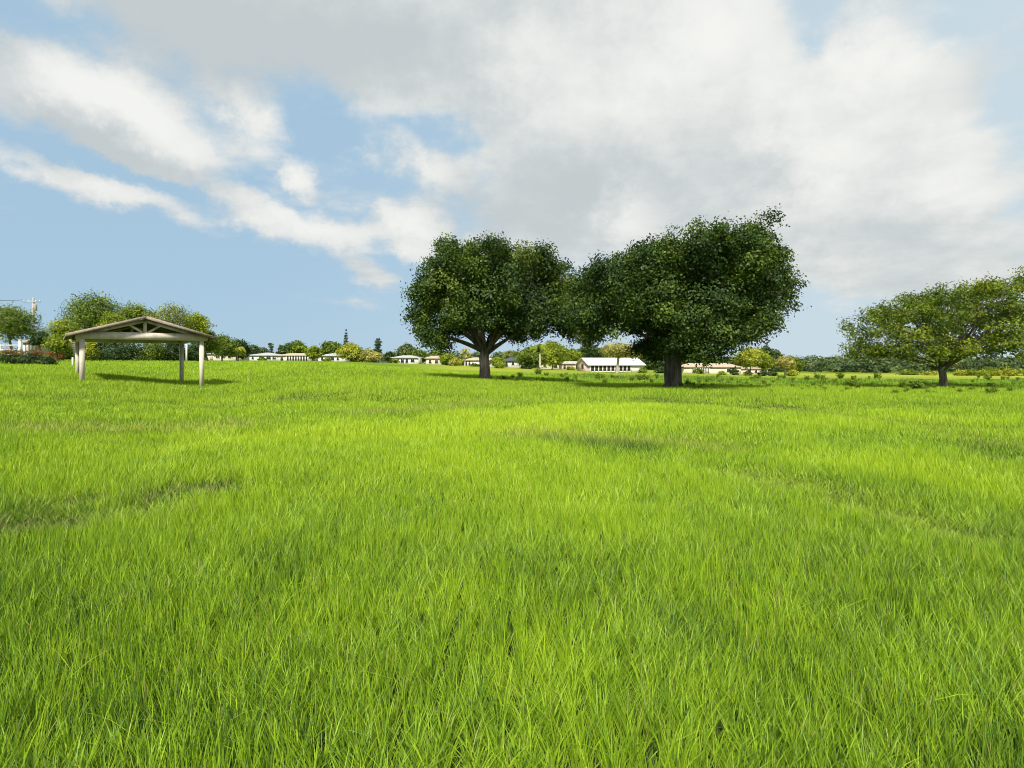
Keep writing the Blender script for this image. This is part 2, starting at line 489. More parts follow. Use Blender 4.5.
M_R_TAN = solid_mat('tan_shingle', (0.36, 0.28, 0.20), (0.48, 0.39, 0.29), 2.0, 0.85)
M_R_WHITE = solid_mat('white_metal_roof', (0.46, 0.47, 0.48), (0.60, 0.60, 0.60), 1.5, 0.5)
M_R_NAVY = solid_mat('slate_shingle', (0.045, 0.052, 0.065), (0.075, 0.085, 0.10), 2.0, 0.8)
M_GLASS = solid_mat('dark_glass', (0.018, 0.020, 0.024), (0.035, 0.038, 0.042), 0.5, 0.12)
M_SCREEN = solid_mat('dark_screen', (0.020, 0.022, 0.022), (0.045, 0.045, 0.045), 0.8, 0.6)
M_POLE = solid_mat('grey_pole', (0.24, 0.23, 0.22), (0.36, 0.35, 0.33), 3, 0.85, (1, 1, 0.2))
M_CABLE = solid_mat('black_cable', (0.03, 0.03, 0.03), (0.05, 0.05, 0.05), 1, 0.6)


# ------------------------------------------------------------------ ground
def painted_sun_at(x, y):
    """yellow sunlight painted as ground colour on a strip of the far low field"""
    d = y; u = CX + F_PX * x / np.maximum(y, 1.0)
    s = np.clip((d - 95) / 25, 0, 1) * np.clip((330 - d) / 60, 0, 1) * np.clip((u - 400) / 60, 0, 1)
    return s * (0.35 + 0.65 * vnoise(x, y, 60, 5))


def build_ground():
    radii = [0.0] + list(0.5 * 1.048 ** np.arange(0, 192))
    radii = np.array(radii); seg = 420
    a = np.linspace(-math.pi, math.pi, seg, endpoint=False)
    R, A = np.meshgrid(radii[1:], a, indexing='ij')
    x = np.concatenate([[0], (R * np.sin(A)).ravel()]); y = np.concatenate([[0], (R * np.cos(A)).ravel()])
    z = gz(x, y)
    faces = []
    n = len(radii) - 1
    i, k = np.meshgrid(np.arange(n - 1), np.arange(seg), indexing='ij'); k2 = (k + 1) % seg
    q = np.stack([1 + i * seg + k, 1 + i * seg + k2, 1 + (i + 1) * seg + k2, 1 + (i + 1) * seg + k], -1).reshape(-1, 4)[:, ::-1]
    tris = [(0, 1 + (kk + 1) % seg, 1 + kk) for kk in range(seg)]
    faces = [tuple(t) for t in tris] + [tuple(r) for r in q.tolist()]
    o = link_mesh('ground', np.stack([x, y, z], -1), faces, M_GROUND, None, True, {'painted_sun': painted_sun_at(x, y), 'thatch': np.clip((60 - np.hypot(x, y)) / 35, 0, 1)})
    tag(o, kind='structure')


build_ground()


# ------------------------------------------------------------------ grass
def px_ground(u, v):
    d = 10.0
    for _ in range(30):
        x = (u - CX) / F_PX * d
        d = 0.5 * d + 0.5 * (EYE - g1(x, d)) * F_PX / (v - HORIZON)
    return (u - CX) / F_PX * d, d


def patch(x, y, u0, v0, u1, v1, width):
    """soft strip on the ground between two photographed spots, half-width in metres"""
    ax, ay = px_ground(u0, v0); bx, by = px_ground(u1, v1)
    dx, dy = bx - ax, by - ay; L2 = dx * dx + dy * dy + 1e-6
    t = np.clip(((x - ax) * dx + (y - ay) * dy) / L2, 0, 1)
    dist = np.hypot(x - ax - t * dx, y - ay - t * dy) + (fbm(x, y, 1.2, 40) - 0.5) * width * 1.8
    return np.clip(1.3 - dist / width, 0, 1)


def build_grass():
    rng = np.random.RandomState(11)
    V, Fc, T, Dr = [], [], [], []
    base = 0

    def emit(d0, d1, n, seg, wid, hgt):
        nonlocal base
        tan0, tan1 = -0.98, 0.98
        d = np.sqrt(rng.uniform(d0 * d0, d1 * d1, n)) if d0 < 30 else np.exp(rng.uniform(math.log(d0), math.log(d1), n))
        x = rng.uniform(tan0, tan1, n) * (d + 0.8); y = d
        # tufts: pull blades towards clump centres
        cs = 0.11
        cx, cy = np.floor(x / cs), np.floor(y / cs)
        jx = _lat[cx.astype(int) & 255, cy.astype(int) & 255]; jy = _lat[cy.astype(int) & 255, (cx.astype(int) + 91) & 255]
        tx, ty = (cx + jx) * cs, (cy + jy) * cs
        pull = np.clip(1.2 - d / 9, 0, 0.45)
        x = x + (tx - x) * pull; y = y + (ty - y) * pull
        mat = np.maximum(patch(x, y, 0, 535, 95, 525, 0.55), patch(x, y, 70, 512, 215, 494, 0.40))
        mat = mat * np.clip(2.4 * vnoise(x, y, 0.35, 61) - 0.25, 0, 1)
        rut = np.maximum(patch(x, y, 650, 400, 760, 412, 1.1), np.maximum(patch(x, y, 780, 408, 960, 432, 1.0), patch(x, y, 980, 440, 1024, 460, 0.8)))
        flat = np.maximum(patch(x, y, 740, 478, 850, 500, 0.6), patch(x, y, 860, 510, 960, 540, 0.5))
        flat = np.maximum(flat, 0.8 * patch(x, y, 190, 408, 330, 396, 1.3))
        seedy = np.maximum(patch(x, y, 20, 432, 230, 428, 1.0), np.maximum(patch(x, y, 540, 440, 690, 448, 0.9), patch(x, y, 380, 415, 500, 405, 1.0)))
        dark = np.maximum(patch(x, y, 560, 447, 650, 455, 0.6), patch(x, y, 130, 405, 165, 404, 0.7))
        lime = np.maximum(patch(x, y, 820, 462, 1024, 492, 1.1), patch(x, y, 300, 440, 640, 410, 2.2))
        low = np.clip((y - 40) / 14, 0, 1) * np.clip((CX + F_PX * x / y - 470) / 120, 0, 1)      # wet strip on the right
        big = fbm(x, y, 5.5, 20); mid = fbm(x, y, 1.1, 24); fine = vnoise(x, y, 0.25, 30)
        h = hgt * (0.55 + 0.75 * rng.rand(n)) * (0.72 + 0.35 * big + 0.28 * mid)
        h *= 1 - 0.5 * mat - 0.45 * flat - 0.5 * rut
        h *= 1 + 0.5 * dark * rng.rand(n)
        h *= 1 + 1.6 * low * np.clip(3 * fbm(x, y, 3.0, 71) - 1.3, 0, 1)
        lean_az = 6.28 * vnoise(x, y, 0.9, 33) * 1.4 + rng.normal(0, 2.2, n)
        lean = np.clip(0.16 + 0.30 * rng.rand(n) ** 1.5 + 0.35 * (vnoise(x, y, 0.5, 36) - 0.4) + 0.7 * mat * rng.rand(n) + 0.65 * flat * rng.rand(n), 0.04, 1.25)
        stray = rng.rand(n) < 0.02
        lean = np.where(stray, 0.9 + 0.5 * rng.rand(n), lean); h = np.where(stray, h * 1.35, h)
        w = wid(d) * (0.6 + 0.8 * rng.rand(n)) * np.where(rng.rand(n) < 0.25, 0.55, 1.0)
        face = np.arctan2(x, y) + math.pi / 2 + rng.normal(0, 0.75, n)
        wx, wy = np.sin(face), np.cos(face)
        lx, ly = np.sin(lean_az), np.cos(lean_az)
        z0 = gz(x, y) - 0.01
        tint = 0.50 + 0.34 * (big - 0.5) + 0.34 * (mid - 0.5) + 0.30 * (fbm(x, y, 3.2, 51) - 0.5) * np.clip(d / 10, 0, 1) + 0.22 * (fine - 0.5) + rng.normal(0, 0.20, n)
        tint = tint - 0.12 * np.clip(1.6 - d / 5.0, 0, 1) - 0.42 * mat + 0.26 * lime - 0.34 * dark - 0.22 * rut - (0.22 + 0.25 * np.clip(3 * fbm(x, y, 3.0, 71) - 1.3, 0, 1)) * low + 0.08 * np.clip(d / 14, 0, 1)
        dry = np.where(rng.rand(n) < 0.035 + 0.45 * mat + 0.10 * seedy + 0.18 * rut, 0.35 + 0.5 * rng.rand(n), 0.04 * rng.rand(n))
        dry = np.maximum(dry, 0.30 * flat * rng.rand(n)) + 0.24 * seedy * (0.4 + rng.rand(n))
        ts = {3: (0.0, 0.35, 0.70, 1.0), 2: (0.0, 0.55, 1.0), 1: (0.0, 1.0)}[seg]
        rows = []
        for t in ts:
            bend = 0.55 * t + 0.45 * t * t; hx = lx * lean * h * bend; hy = ly * lean * h * bend
            hz = h * t * (1 - 0.42 * lean * t)
            ww = w * (1 - t ** 2.2) * (0.75 + 0.5 * t if t < 0.6 else 1.0) * 0.5
            c = np.stack([x + hx, y + hy, z0 + hz], -1)
            off = np.stack([wx * ww, wy * ww, np.zeros(n)], -1)
            if t < 1: rows += [c - off, c + off]
            else: rows.append(c)
        k = len(rows)
        V.append(np.stack(rows, 1).reshape(-1, 3))
        b = base + np.arange(n)[:, None] * k
        fs = []
        for s in range(seg - 1):
            fs.append(b + np.array([2 * s, 2 * s + 1, 2 * s + 3])); fs.append(b + np.array([2 * s, 2 * s + 3, 2 * s + 2]))
        fs.append(b + np.array([2 * seg - 2, 2 * seg - 1, 2 * seg]))
        Fc.extend(fs)
        T.append(np.repeat(np.clip(tint, 0, 1), k)); Dr.append(np.repeat(np.clip(dry, 0, 0.9), k))
        base += n * k

    w = lambda d: np.maximum(0.0064, 0.00125 * d)
    emit(1.2, 3.2, 66000, 3, w, 0.20)
    emit(3.2, 6.0, 115000, 3, w, 0.20)
    emit(6.0, 11.0, 175000, 2, w, 0.20)
    emit(11.0, 20.0, 195000, 2, w, 0.20)
    emit(20.0, 38.0, 190000, 1, w, 0.19)
    emit(38.0, 95.0, 200000, 1, w, 0.20)
    o = link_mesh('meadow_grass', np.concatenate(V), np.concatenate(Fc), M_GRASS, None, False, {'tint': np.concatenate(T), 'dry': np.concatenate(Dr)})
    tag(o, 'lush bright green meadow grass covering the whole foreground', 'grass', kind='stuff')


build_grass()


# ------------------------------------------------------------------ picnic shelter
def build_shelter():
    th = math.radians(38.0)
    W, D = 5.84, 6.96
    ox, oy = -23.36, 32.0                                    # foot of the front left post
    root = empty('picnic_shelter', (ox, oy, 0.0), th,
                 'open cream timber picnic shelter with low gable roof on four posts in the grass', 'pavilion')
    c, s = math.cos(th), math.sin(th)
    world_xy = lambda lx, ly: (ox + lx * c - ly * s, oy + lx * s + ly * c)
    zb = 2.80                                                # underside of the front beam
    for lx, ly in ((0, 0), (W, 0), (0, D), (W, D)):
        g = g1(*world_xy(lx, ly))
        p = 0.118
        MB().box(lx - p, lx + p, ly - p, ly + p, g - 0.3, zb + 0.01).build('post', M_CREAM_WOOD, root)
    for ly in (0, D):
        MB().box(-0.30, W + 0.30, ly - 0.16, ly + 0.16, zb + 0.012, zb + 0.42).build('tie_beam', M_CREAM_WOOD, root)
    for lx in (0, W):
        MB().box(lx - 0.10, lx + 0.10, 0.165, D - 0.165, zb + 0.02, zb + 0.34).build('side_beam', M_CREAM_WOOD, root)
    half = W / 2 + 0.72; ze, zr = 3.03, 4.13                 # eave and ridge (top of the roof)
    mx = W / 2
    f0, f1 = -0.55, D + 0.55
    sl = (zr - ze) / half
    for ly in (0, D):
        for sx in (-1, 1):
            MB().beam((mx + sx * (W / 2 + 0.25), ly, zr - 0.23 - sl * (W / 2 + 0.25) + 0.03), (mx + sx * 0.02, ly, zr - 0.23), 0.16, 0.17).build('rafter', M_CREAM_WOOD, root)
            MB().beam((mx + sx * 0.10, ly - 0.004 * sx, zb + 0.40), (mx + sx * 0.74, ly - 0.004 * sx, zr - 0.27 - sl * 0.74), 0.12, 0.12, (0, 1, 0)).build('brace', M_CREAM_WOOD, root)
        MB().box(mx - 0.085, mx + 0.085, ly - 0.10, ly + 0.10, zb + 0.42, zr - 0.20).build('king_post', M_CREAM_WOOD, root)
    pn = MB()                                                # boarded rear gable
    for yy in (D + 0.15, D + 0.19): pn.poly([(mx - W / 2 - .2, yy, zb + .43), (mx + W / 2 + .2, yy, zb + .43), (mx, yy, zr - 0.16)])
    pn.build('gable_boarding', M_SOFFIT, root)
    for k in range(1, 6):
        ly = D * k / 6
        for sx in (-1, 1):
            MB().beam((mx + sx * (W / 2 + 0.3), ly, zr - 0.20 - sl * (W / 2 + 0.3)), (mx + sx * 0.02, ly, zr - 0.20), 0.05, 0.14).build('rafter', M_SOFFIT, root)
    m = MB()                                                 # the roof: two slabs meeting at the ridge
    t = 0.10
    sec = [(mx - half, ze), (mx, zr), (mx + half, ze), (mx + half, ze - t), (mx, zr - t), (mx - half, ze - t)]
    a = [(x, f0, z) for x, z in sec]; b = [(x, f1, z) for x, z in sec]
    m.poly([a[0], a[1], b[1], b[0]][::-1]); m.poly([a[1], a[2], b[2], b[1]][::-1])
    m.poly([a[3], a[4], b[4], b[3]][::-1]); m.poly([a[4], a[5], b[5], b[4]][::-1])
    m.poly([a[2], a[3], b[3], b[2]][::-1]); m.poly([a[5], a[0], b[0], b[5]][::-1])
    m.poly([a[0], a[5], a[4], a[1]]); m.poly([a[1], a[4], a[3], a[2]])
    m.poly([b[0], b[5], b[4], b[1]][::-1]); m.poly([b[1], b[4], b[3], b[2]][::-1])
    roof = m.build('roof', M_FASCIA, root)
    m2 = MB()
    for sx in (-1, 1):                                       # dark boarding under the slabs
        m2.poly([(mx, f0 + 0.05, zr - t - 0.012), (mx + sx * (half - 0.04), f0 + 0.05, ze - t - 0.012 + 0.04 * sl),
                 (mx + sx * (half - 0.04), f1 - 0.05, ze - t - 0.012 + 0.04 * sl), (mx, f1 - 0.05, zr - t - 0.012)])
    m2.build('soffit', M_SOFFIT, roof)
    for ly in (f0 - 0.025, f1 + 0.025):                      # barge boards along the gable edges
        for sx in (-1, 1):
            MB().beam((mx + sx * half, ly, ze - 0.06), (mx + sx * 0.01, ly, zr - 0.06), 0.04, 0.17).build('barge_board', M_FASCIA, roof)


build_shelter()


# ------------------------------------------------------------------ trees
def leaves(rng, lobes, n_clump, per, clump_r, ll, lw, shell=0.55, droop=0.0, tint_shift=0.0, flat=0.75):
    """leaf cards gathered in clumps spread through the outer shell of every lobe"""
    L = np.array(lobes, float)
    wgt = L[:, 3] * L[:, 5] + L[:, 3] * L[:, 4]; wgt /= wgt.sum()
    k = rng.choice(len(L), n_clump, p=wgt)
    dirs = rng.normal(size=(n_clump, 3)); dirs /= np.linalg.norm(dirs, axis=1)[:, None]
    rad = shell + (1.06 - shell) * rng.rand(n_clump) ** 0.6
    ctr = L[k, :3] + dirs * rad[:, None] * L[k, 3:6]
    ct = np.clip(0.45 + 0.17 * rng.normal(size=n_clump) + 0.16 * rng.normal(size=len(L))[k] + tint_shift, 0, 1)
    i = np.repeat(np.arange(n_clump), per); n = len(i)
    off = rng.normal(size=(n, 3)) * clump_r * np.array([1, 1, flat])
    p = ctr[i] + off
    p[:, 2] -= droop * rng.rand(n) * np.clip(np.linalg.norm(off[:, :2], axis=1) / clump_r, 0, 2)
    nrm = (dirs + rng.normal(size=(n_clump, 3)) * 0.30)[i] + rng.normal(size=(n, 3)) * 0.48 + np.array([0, 0, 0.35])      # leaves face out of the clump, to the light
    nrm /= np.linalg.norm(nrm, axis=1)[:, None]
    a = np.cross(nrm, rng.normal(size=(n, 3))); a /= (np.linalg.norm(a, axis=1)[:, None] + 1e-9)
    b = np.cross(nrm, a)
    sc = (0.65 + 0.7 * rng.rand(n))[:, None]
    a *= ll * 0.5 * sc; b *= lw * 0.5 * sc
    fold = np.cross(a, b); fold /= (np.linalg.norm(fold, axis=1)[:, None] + 1e-9); fold *= lw * 0.12
    v = np.stack([p - a, p + b + fold - a * 0.1, p + a, p - b + fold - a * 0.1], 1).reshape(-1, 3)
    f = (np.arange(n)[:, None] * 4 + np.arange(4)).astype(np.int32)
    tint = np.clip(ct[i] + 0.10 * rng.normal(size=n), 0, 1)
    return v, f, np.repeat(tint, 4)


def limb(m, rng, p0, p1, r0, r1, sag=0.15, wob=0.10, n=9, seg=7):
    p0, p1 = np.array(p0, float), np.array(p1, float)
    L = np.linalg.norm(p1 - p0)
    mid = p0 * 0.5 + p1 * 0.5 + np.array([0, 0, sag * L]) + rng.normal(0, wob * L * 0.5, 3)
    pts, rad = [], []
    for k in range(n):
        t = k / (n - 1)
        q = (1 - t) ** 2 * p0 + 2 * t * (1 - t) * mid + t * t * p1 + rng.normal(0, wob * L * 0.06, 3) * (0 < k < n - 1)
        pts.append(q); rad.append(r0 + (r1 - r0) * t ** 0.8)
    m.tube(pts, rad, seg)
    return pts


def big_tree(name, u, d, lobes_px, seed, label, mat, bark, r_trunk, fork_v, spread, n_clump, per, clump_r, ll, lw, shell,
             stems=1, droop=0.0, limbs=22, flat=0.75, depth=1.0, sprays=150):
    """a tree whose crown is built from lobes measured in the photograph and given real depth"""
    rng = np.random.RandomState(seed)
    x0, y0, z0 = at(u, d)
    root = empty(name, (x0, y0, z0), 0, label, 'tree')
    s = d / F_PX
    fork_h = zpx(fork_v, d) - z0
    lob = []
    for (lu, lv, r) in lobes_px:
        cx = (lu - u) * s * 0.925; cz = fork_h + (zpx(lv, d) - z0 - fork_h) * 0.885; R = r * s
        edge = min(1.0, abs(cx) / spread)
        dep = depth * spread * math.sqrt(max(0.05, 1 - edge * edge)) * 0.92
        k = max(1, int(round(dep / (R * 0.95))))
        for j in range(k):
            y = (-1 + 2 * (j + 0.5) / k) * dep + rng.normal(0, R * 0.25)
            sh = math.sqrt(max(0.1, 1 - (y / (dep + R)) ** 2 * 0.6))
            jx, jz = rng.normal(0, R * 0.14, 2)
            # clumps to the front and back sit a little lower, as a rounded crown does
            R2 = R * rng.uniform(0.52, 0.84); pf = 1.0 + min(0.0, y) / d * 1.0
            lob.append((cx * (0.96 + 0.04 * sh) * pf + jx, y, (cz + jz) if k == 1 else (cz + jz) - (1 - sh) * R * 0.9, R2, R2 * rng.uniform(0.9, 1.1), R2 * rng.uniform(0.82, 0.98)))
    mean = np.mean([q[:3] for q in lob], 0)
    for q in rng.choice(len(lob), sprays):                   # ragged sprays of leaves standing off the boughs
        c = np.array(lob[q][:3]); o = c - mean; o /= (np.linalg.norm(o) + 1e-6); o = o + rng.normal(0, 0.55, 3); o /= np.linalg.norm(o)
        r = rng.uniform(0.28, 0.62); c = c + o * (lob[q][3] * rng.uniform(0.82, 1.0) + r * 0.35)
        if c[2] > fork_h + 0.5: lob.append((c[0], c[1], c[2], r, r, r * 0.8))
    v, f, t = leaves(rng, lob, n_clump, per, clump_r, ll, lw, shell, droop, 0.0, flat)
    link_mesh('crown', v, f, mat, root, False, {'tint': t})
    m = MB()
    fz = zpx(fork_v, d) - z0
    tops = []
    for k in range(stems):
        a = 6.28 * k / max(stems, 1) + 0.6
        o = 0.0 if stems == 1 else r_trunk * 0.52
        rr = r_trunk if stems == 1 else r_trunk * 0.62
        ox, oy = o * math.cos(a), o * math.sin(a)
        pts = [(ox * 1.15, oy * 1.15, -0.3), (ox * 1.1, oy * 1.1, 0.0), (ox, oy, 0.25), (ox + rng.normal(0, .05), oy, fz * 0.4), (ox * 1.1 + rng.normal(0, .05), oy * 1.1, fz * 0.75), (ox * 1.4, oy * 1.4, fz)]
        m.tube(pts, [rr * 1.45, rr * 1.22, rr * 1.03, rr * 0.92, rr * 0.88, rr * 0.80], 14)
        tops.append(np.array(pts[-1]))
    for k in range(7):                                       # root flare
        a = 6.28 * k / 7 + rng.rand()
        m.tube([(r_trunk * .5 * math.cos(a), r_trunk * .5 * math.sin(a), 0.55), (r_trunk * 1.0 * math.cos(a), r_trunk * 1.0 * math.sin(a), 0.16), (r_trunk * 1.7 * math.cos(a), r_trunk * 1.7 * math.sin(a), -0.12)], [r_trunk * .30, r_trunk * .26, r_trunk * .10], 7)
    order = rng.permutation(len(lob))[:limbs]
    for q in order:
        c = np.array(lob[q][:3]); st = tops[rng.randint(len(tops))] - np.array([0, 0, rng.rand() * fz * 0.22])
        dist = np.linalg.norm(c - st)
        r0 = r_trunk * rng.uniform(0.26, 0.42)
        path = limb(m, rng, st, c, r0, 0.04, 0.10 if c[2] - st[2] < dist * 0.7 else 0.0, 0.12)
        for tt in (3, 5, 6, 7, 8):
            p = np.array(path[tt])
            e = p + np.clip(rng.normal(0, 1, 3), -1.3, 1.3) * np.array([1, 1, 0.6]) * min(dist, 6.0) * 0.10 + np.array([0, 0, dist * 0.03])
            limb(m, rng, p, e, r0 * (1 - tt / 10) * 0.5 + 0.015, 0.012, 0.05, 0.15, 5, 5)
    m.build('trunk', bark, root, True)
    return root


big_tree('oak_tree', 485, 45.0, [
    (430, 268, 20), (426, 292, 20), (420, 312, 15), (430, 332, 13), (448, 256, 20), (452, 286, 28), (474, 262, 22), (482, 292, 30),
    (500, 254, 18), (508, 280, 26), (514, 306, 28), (540, 264, 20), (536, 294, 26), (556, 284, 20), (560, 308, 18), (574, 296, 16), (568, 272, 15), (558, 260, 12), (568, 322, 14), (584, 332, 10), (588, 310, 12), (462, 318, 15), (516, 322, 14), (448, 318, 13), (492, 318, 15), (540, 322, 13), (450, 245, 9), (497, 244, 9), (546, 251, 9), (474, 248, 8), (520, 256, 10), (436, 342, 7)],
    3, 'dark green spreading oak with pale grey forked trunk, left of the two large field oaks', M_OAK, M_BARK, 0.43, 350, 6.4,
    5600, 25, 0.28, 0.175, 0.105, 0.60, 1, 0.1, 30)
big_tree('oak_tree', 674, 35.0, [
    (582, 268, 18), (576, 290, 19), (570, 304, 13), (574, 314, 16), (600, 286, 22), (606, 308, 14), (590, 330, 7), (622, 264, 22), (628, 294, 26), (648, 248, 20), (652, 280, 32), (664, 250, 13), (680, 258, 24), (688, 292, 34),
    (702, 246, 16), (726, 244, 13), (736, 227, 12), (752, 234, 12), (766, 250, 9), (758, 256, 18), (748, 278, 26), (776, 270, 15), (794, 282, 12), (776, 298, 15), (760, 312, 13), (724, 268, 24), (720, 300, 28),
    (660, 322, 24), (696, 328, 24), (638, 312, 14), (726, 328, 14), (742, 326, 9), (676, 346, 15), (706, 350, 11), (650, 345, 9), (640, 244, 8), (692, 244, 9), (612, 252, 10)],
    4, 'largest dark green oak with thick dark multi-stemmed trunk, right of the two large field oaks', M_OAK, M_BARK, 0.47, 350, 6.6,
    7400, 26, 0.235, 0.15, 0.09, 0.60, 3, 0.1, 34, sprays=100)
big_tree('shade_tree', 943, 45.0, [
    (880, 310, 14), (871, 326, 10), (868, 342, 8), (882, 330, 15), (894, 304, 14), (904, 340, 13), (914, 318, 16), (920, 308, 11), (940, 302, 15), (946, 322, 16),
    (964, 292, 14), (972, 310, 15), (990, 284, 12), (988, 306, 15), (1010, 297, 14), (1012, 314, 15), (1030, 304, 13), (1020, 330, 10), (1040, 322, 12), (976, 334, 12), (930, 344, 10), (1045, 303, 11), (1000, 342, 8), (958, 340, 9), (884, 350, 8), (898, 350, 9), (986, 350, 8), (900, 296, 9), (942, 284, 10), (990, 276, 9), (985, 284, 7), (950, 288, 8)],
    5, 'airy yellow-green spreading tree alone in the field at the far right', M_FIELD, M_BARK, 0.28, 366, 7.2,
    2500, 20, 0.24, 0.19, 0.095, 0.55, 1, 0.15, 40, 0.6, 0.8, 90)


def small_tree(name, u, v_top, half_w, d, seed, label, mat, bark=None, v_low=None, n_clump=260, per=9, airy=0.45, lobes=10,
               group=None, trunk_r=0.16, shape='round', size=1.0, cat='tree'):
    """a background tree: crown of uneven lobes between v_low and v_top, half_w pixels to each side"""
    rng = np.random.RandomState(seed)
    x, y, z = at(u, d)
    s = d / F_PX
    top = zpx(v_top, d) - z
    low = (zpx(v_low, d) - z) if v_low else top * 0.22
    low = max(low, 0.15); hw = half_w * s
    n_clump = int(n_clump * 2.3)
    root = empty(name, (x, y, z - 0.05), rng.uniform(0, 6.28), label, cat, group)
    H = top - low
    lob = []
    for k in range(lobes):
        t = (k + rng.rand()) / lobes
        if shape == 'cone': prof = 1.0 - 0.86 * t
        elif shape == 'dome': prof = math.sqrt(max(0.06, 1 - t * t))
        else: prof = math.sqrt(max(0.10, 1 - (1.75 * t - 0.75) ** 2))
        a = k * 2.4 + rng.rand()
        q = hw * prof * rng.uniform(0.25, 0.72)
        R = min(hw * 0.62, H * 0.42) * rng.uniform(0.65, 1.05) * (0.55 + 0.45 * prof)
        zz = low + R * 0.75 + (H - 1.55 * R) * t
        lob.append((q * math.cos(a), q * math.sin(a), zz, R, R, R * 0.82))
    lob.append((rng.normal(0, hw * 0.1), 0, top - min(hw, H) * 0.26, min(hw, H) * 0.32, min(hw, H) * 0.32, min(hw, H) * 0.25))
    ll = max(0.16, 1.85 * s) * size
    v, f, t = leaves(rng, lob, n_clump, per, max(0.16, min(hw, H) * 0.11), ll, ll * 0.55, airy)
    link_mesh('crown', v, f, mat, root, False, {'tint': t})
    m = MB()
    bend = rng.normal(0, 0.05, 2) * top
    mid = (bend[0], bend[1], low + H * 0.25)
    m.tube([(0, 0, -0.2), (0, 0, 0.15), (bend[0] * .5, bend[1] * .5, mid[2] * .5), mid, (bend[0] * 1.2, bend[1] * 1.2, low + H * 0.75)],
           [trunk_r * 1.4, trunk_r * 1.15, trunk_r, trunk_r * 0.8, trunk_r * 0.15], 8)
    for q in lob[:8]:
        p0 = np.array(mid) * rng.uniform(0.6, 1.0)
        limb(m, rng, p0, q[:3], trunk_r * 0.45, 0.02, 0.1, 0.08, 5, 5)
    m.build('trunk', bark or M_BARK, root, True)
    return root


def shrub(name, u, v_top, half_w, d, seed, label, mat, n_clump=120, per=9, group=None, deep=0.8, mat2=None, size=1.0):
    """a bush that keeps its leaves down to the ground"""
    rng = np.random.RandomState(seed)
    x, y, z = at(u, d); s = d / F_PX
    h = max(0.4, zpx(v_top, d) - z); hw = half_w * s
    lob = []
    for k in range(8):
        a = rng.uniform(0, 6.28); q = rng.rand() ** 0.5
        R = min(hw * 0.55, h * 0.5) * rng.uniform(0.7, 1.1)
        lob.append((q * (hw - R * .7) * math.cos(a), q * max(0.1, hw * deep - R * .6) * math.sin(a), R * 0.5 + rng.rand() * max(0.0, h - 1.45 * R), R, R, R * 0.85))
    lob.append((hw * 0.1, 0, h - min(h * .4, hw * 0.4), hw * 0.4, hw * 0.4, min(h * .4, hw * 0.4)))
    lob.append((0, 0, h * 0.35, hw * 0.8, hw * deep * 0.8, h * 0.36))
    ll = max(0.13, 1.6 * s) * size
    root = empty(name, (x, y, z - 0.03), 0, label, 'bush', group)
    v, f, t = leaves(rng, lob, n_clump, per, max(0.12, min(h, hw) * 0.13), ll, ll * 0.55, 0.5)
    v[:, 2] = np.maximum(v[:, 2], 0.0)
    link_mesh('foliage', v, f, mat, root, False, {'tint': t})
    if mat2:
        up = [(a, b, c + 0.12, r1, r2, r3) for a, b, c, r1, r2, r3 in lob if c > h * 0.45]
        v, f, t = leaves(rng, up, n_clump // 2, per, 0.16, ll, ll * 0.5, 0.85)
        k = v.reshape(-1, 4, 3)[:, :, 2].mean(1) > h * 0.62
        v = v.reshape(-1, 4, 3)[k].reshape(-1, 3); n = k.sum()
        link_mesh('foliage', v, (np.arange(n)[:, None] * 4 + np.arange(4)), mat2, root, False, {'tint': t.reshape(-1, 4)[k].ravel()})
    m = MB()
    for k in range(5):
        q = lob[k]; m.tube([(q[0] * .2, q[1] * .2, -0.1), (q[0] * .6, q[1] * .6, q[2] * .5), q[:3]], [0.05, 0.035, 0.015], 5)
    m.build('stem', M_BARK, root, True)
    return root


def conifer(name, u, v_top, half_w, d, seed, label, mat, tiers=9, group=None, open_=False):
    rng = np.random.RandomState(seed)
    x, y, z = at(u, d); s = d / F_PX
    h = zpx(v_top, d) - z; hw = half_w * s
    root = empty(name, (x, y, z - 0.05), rng.uniform(0, 6), label, 'tree', group)
    lob = []
    for k in range(tiers):
        t = k / (tiers - 1)
        zz = h * (0.24 + 0.74 * t)
        r = hw * ((1 - t) ** 0.8 + 0.06) if not open_ else hw * (0.35 + 0.65 * rng.rand()) * (1 - t * 0.45)
        nb = 5 if not open_ else 3
        for j in range(nb):
            a = 6.28 * j / nb + k
            lob.append((r * 0.55 * math.cos(a), r * 0.55 * math.sin(a), zz - r * 0.1, r * 0.5 + 0.1, r * 0.5 + 0.1, h / tiers * 0.32))
    ll = max(0.2, 1.5 * s)
    v, f, t = leaves(rng, lob, 330, 7, max(0.15, hw * 0.08), ll, ll * 0.35, 0.3)
    link_mesh('crown', v, f, mat, root, False, {'tint': t})
    m = MB(); m.tube([(0, 0, -0.2), (0.03 * h, 0, h * .5), (0.0, 0, h * 0.985)], [h * 0.022, h * 0.015, 0.03], 7)
    for q in lob[::2]: m.tube([(0.01 * h, 0, q[2] + 0.2), (q[0] * .6, q[1] * .6, q[2] + 0.1), q[:3]], [h * .006, h * .004, 0.015], 5)
    m.build('trunk', M_BARK, root, True)
    return root


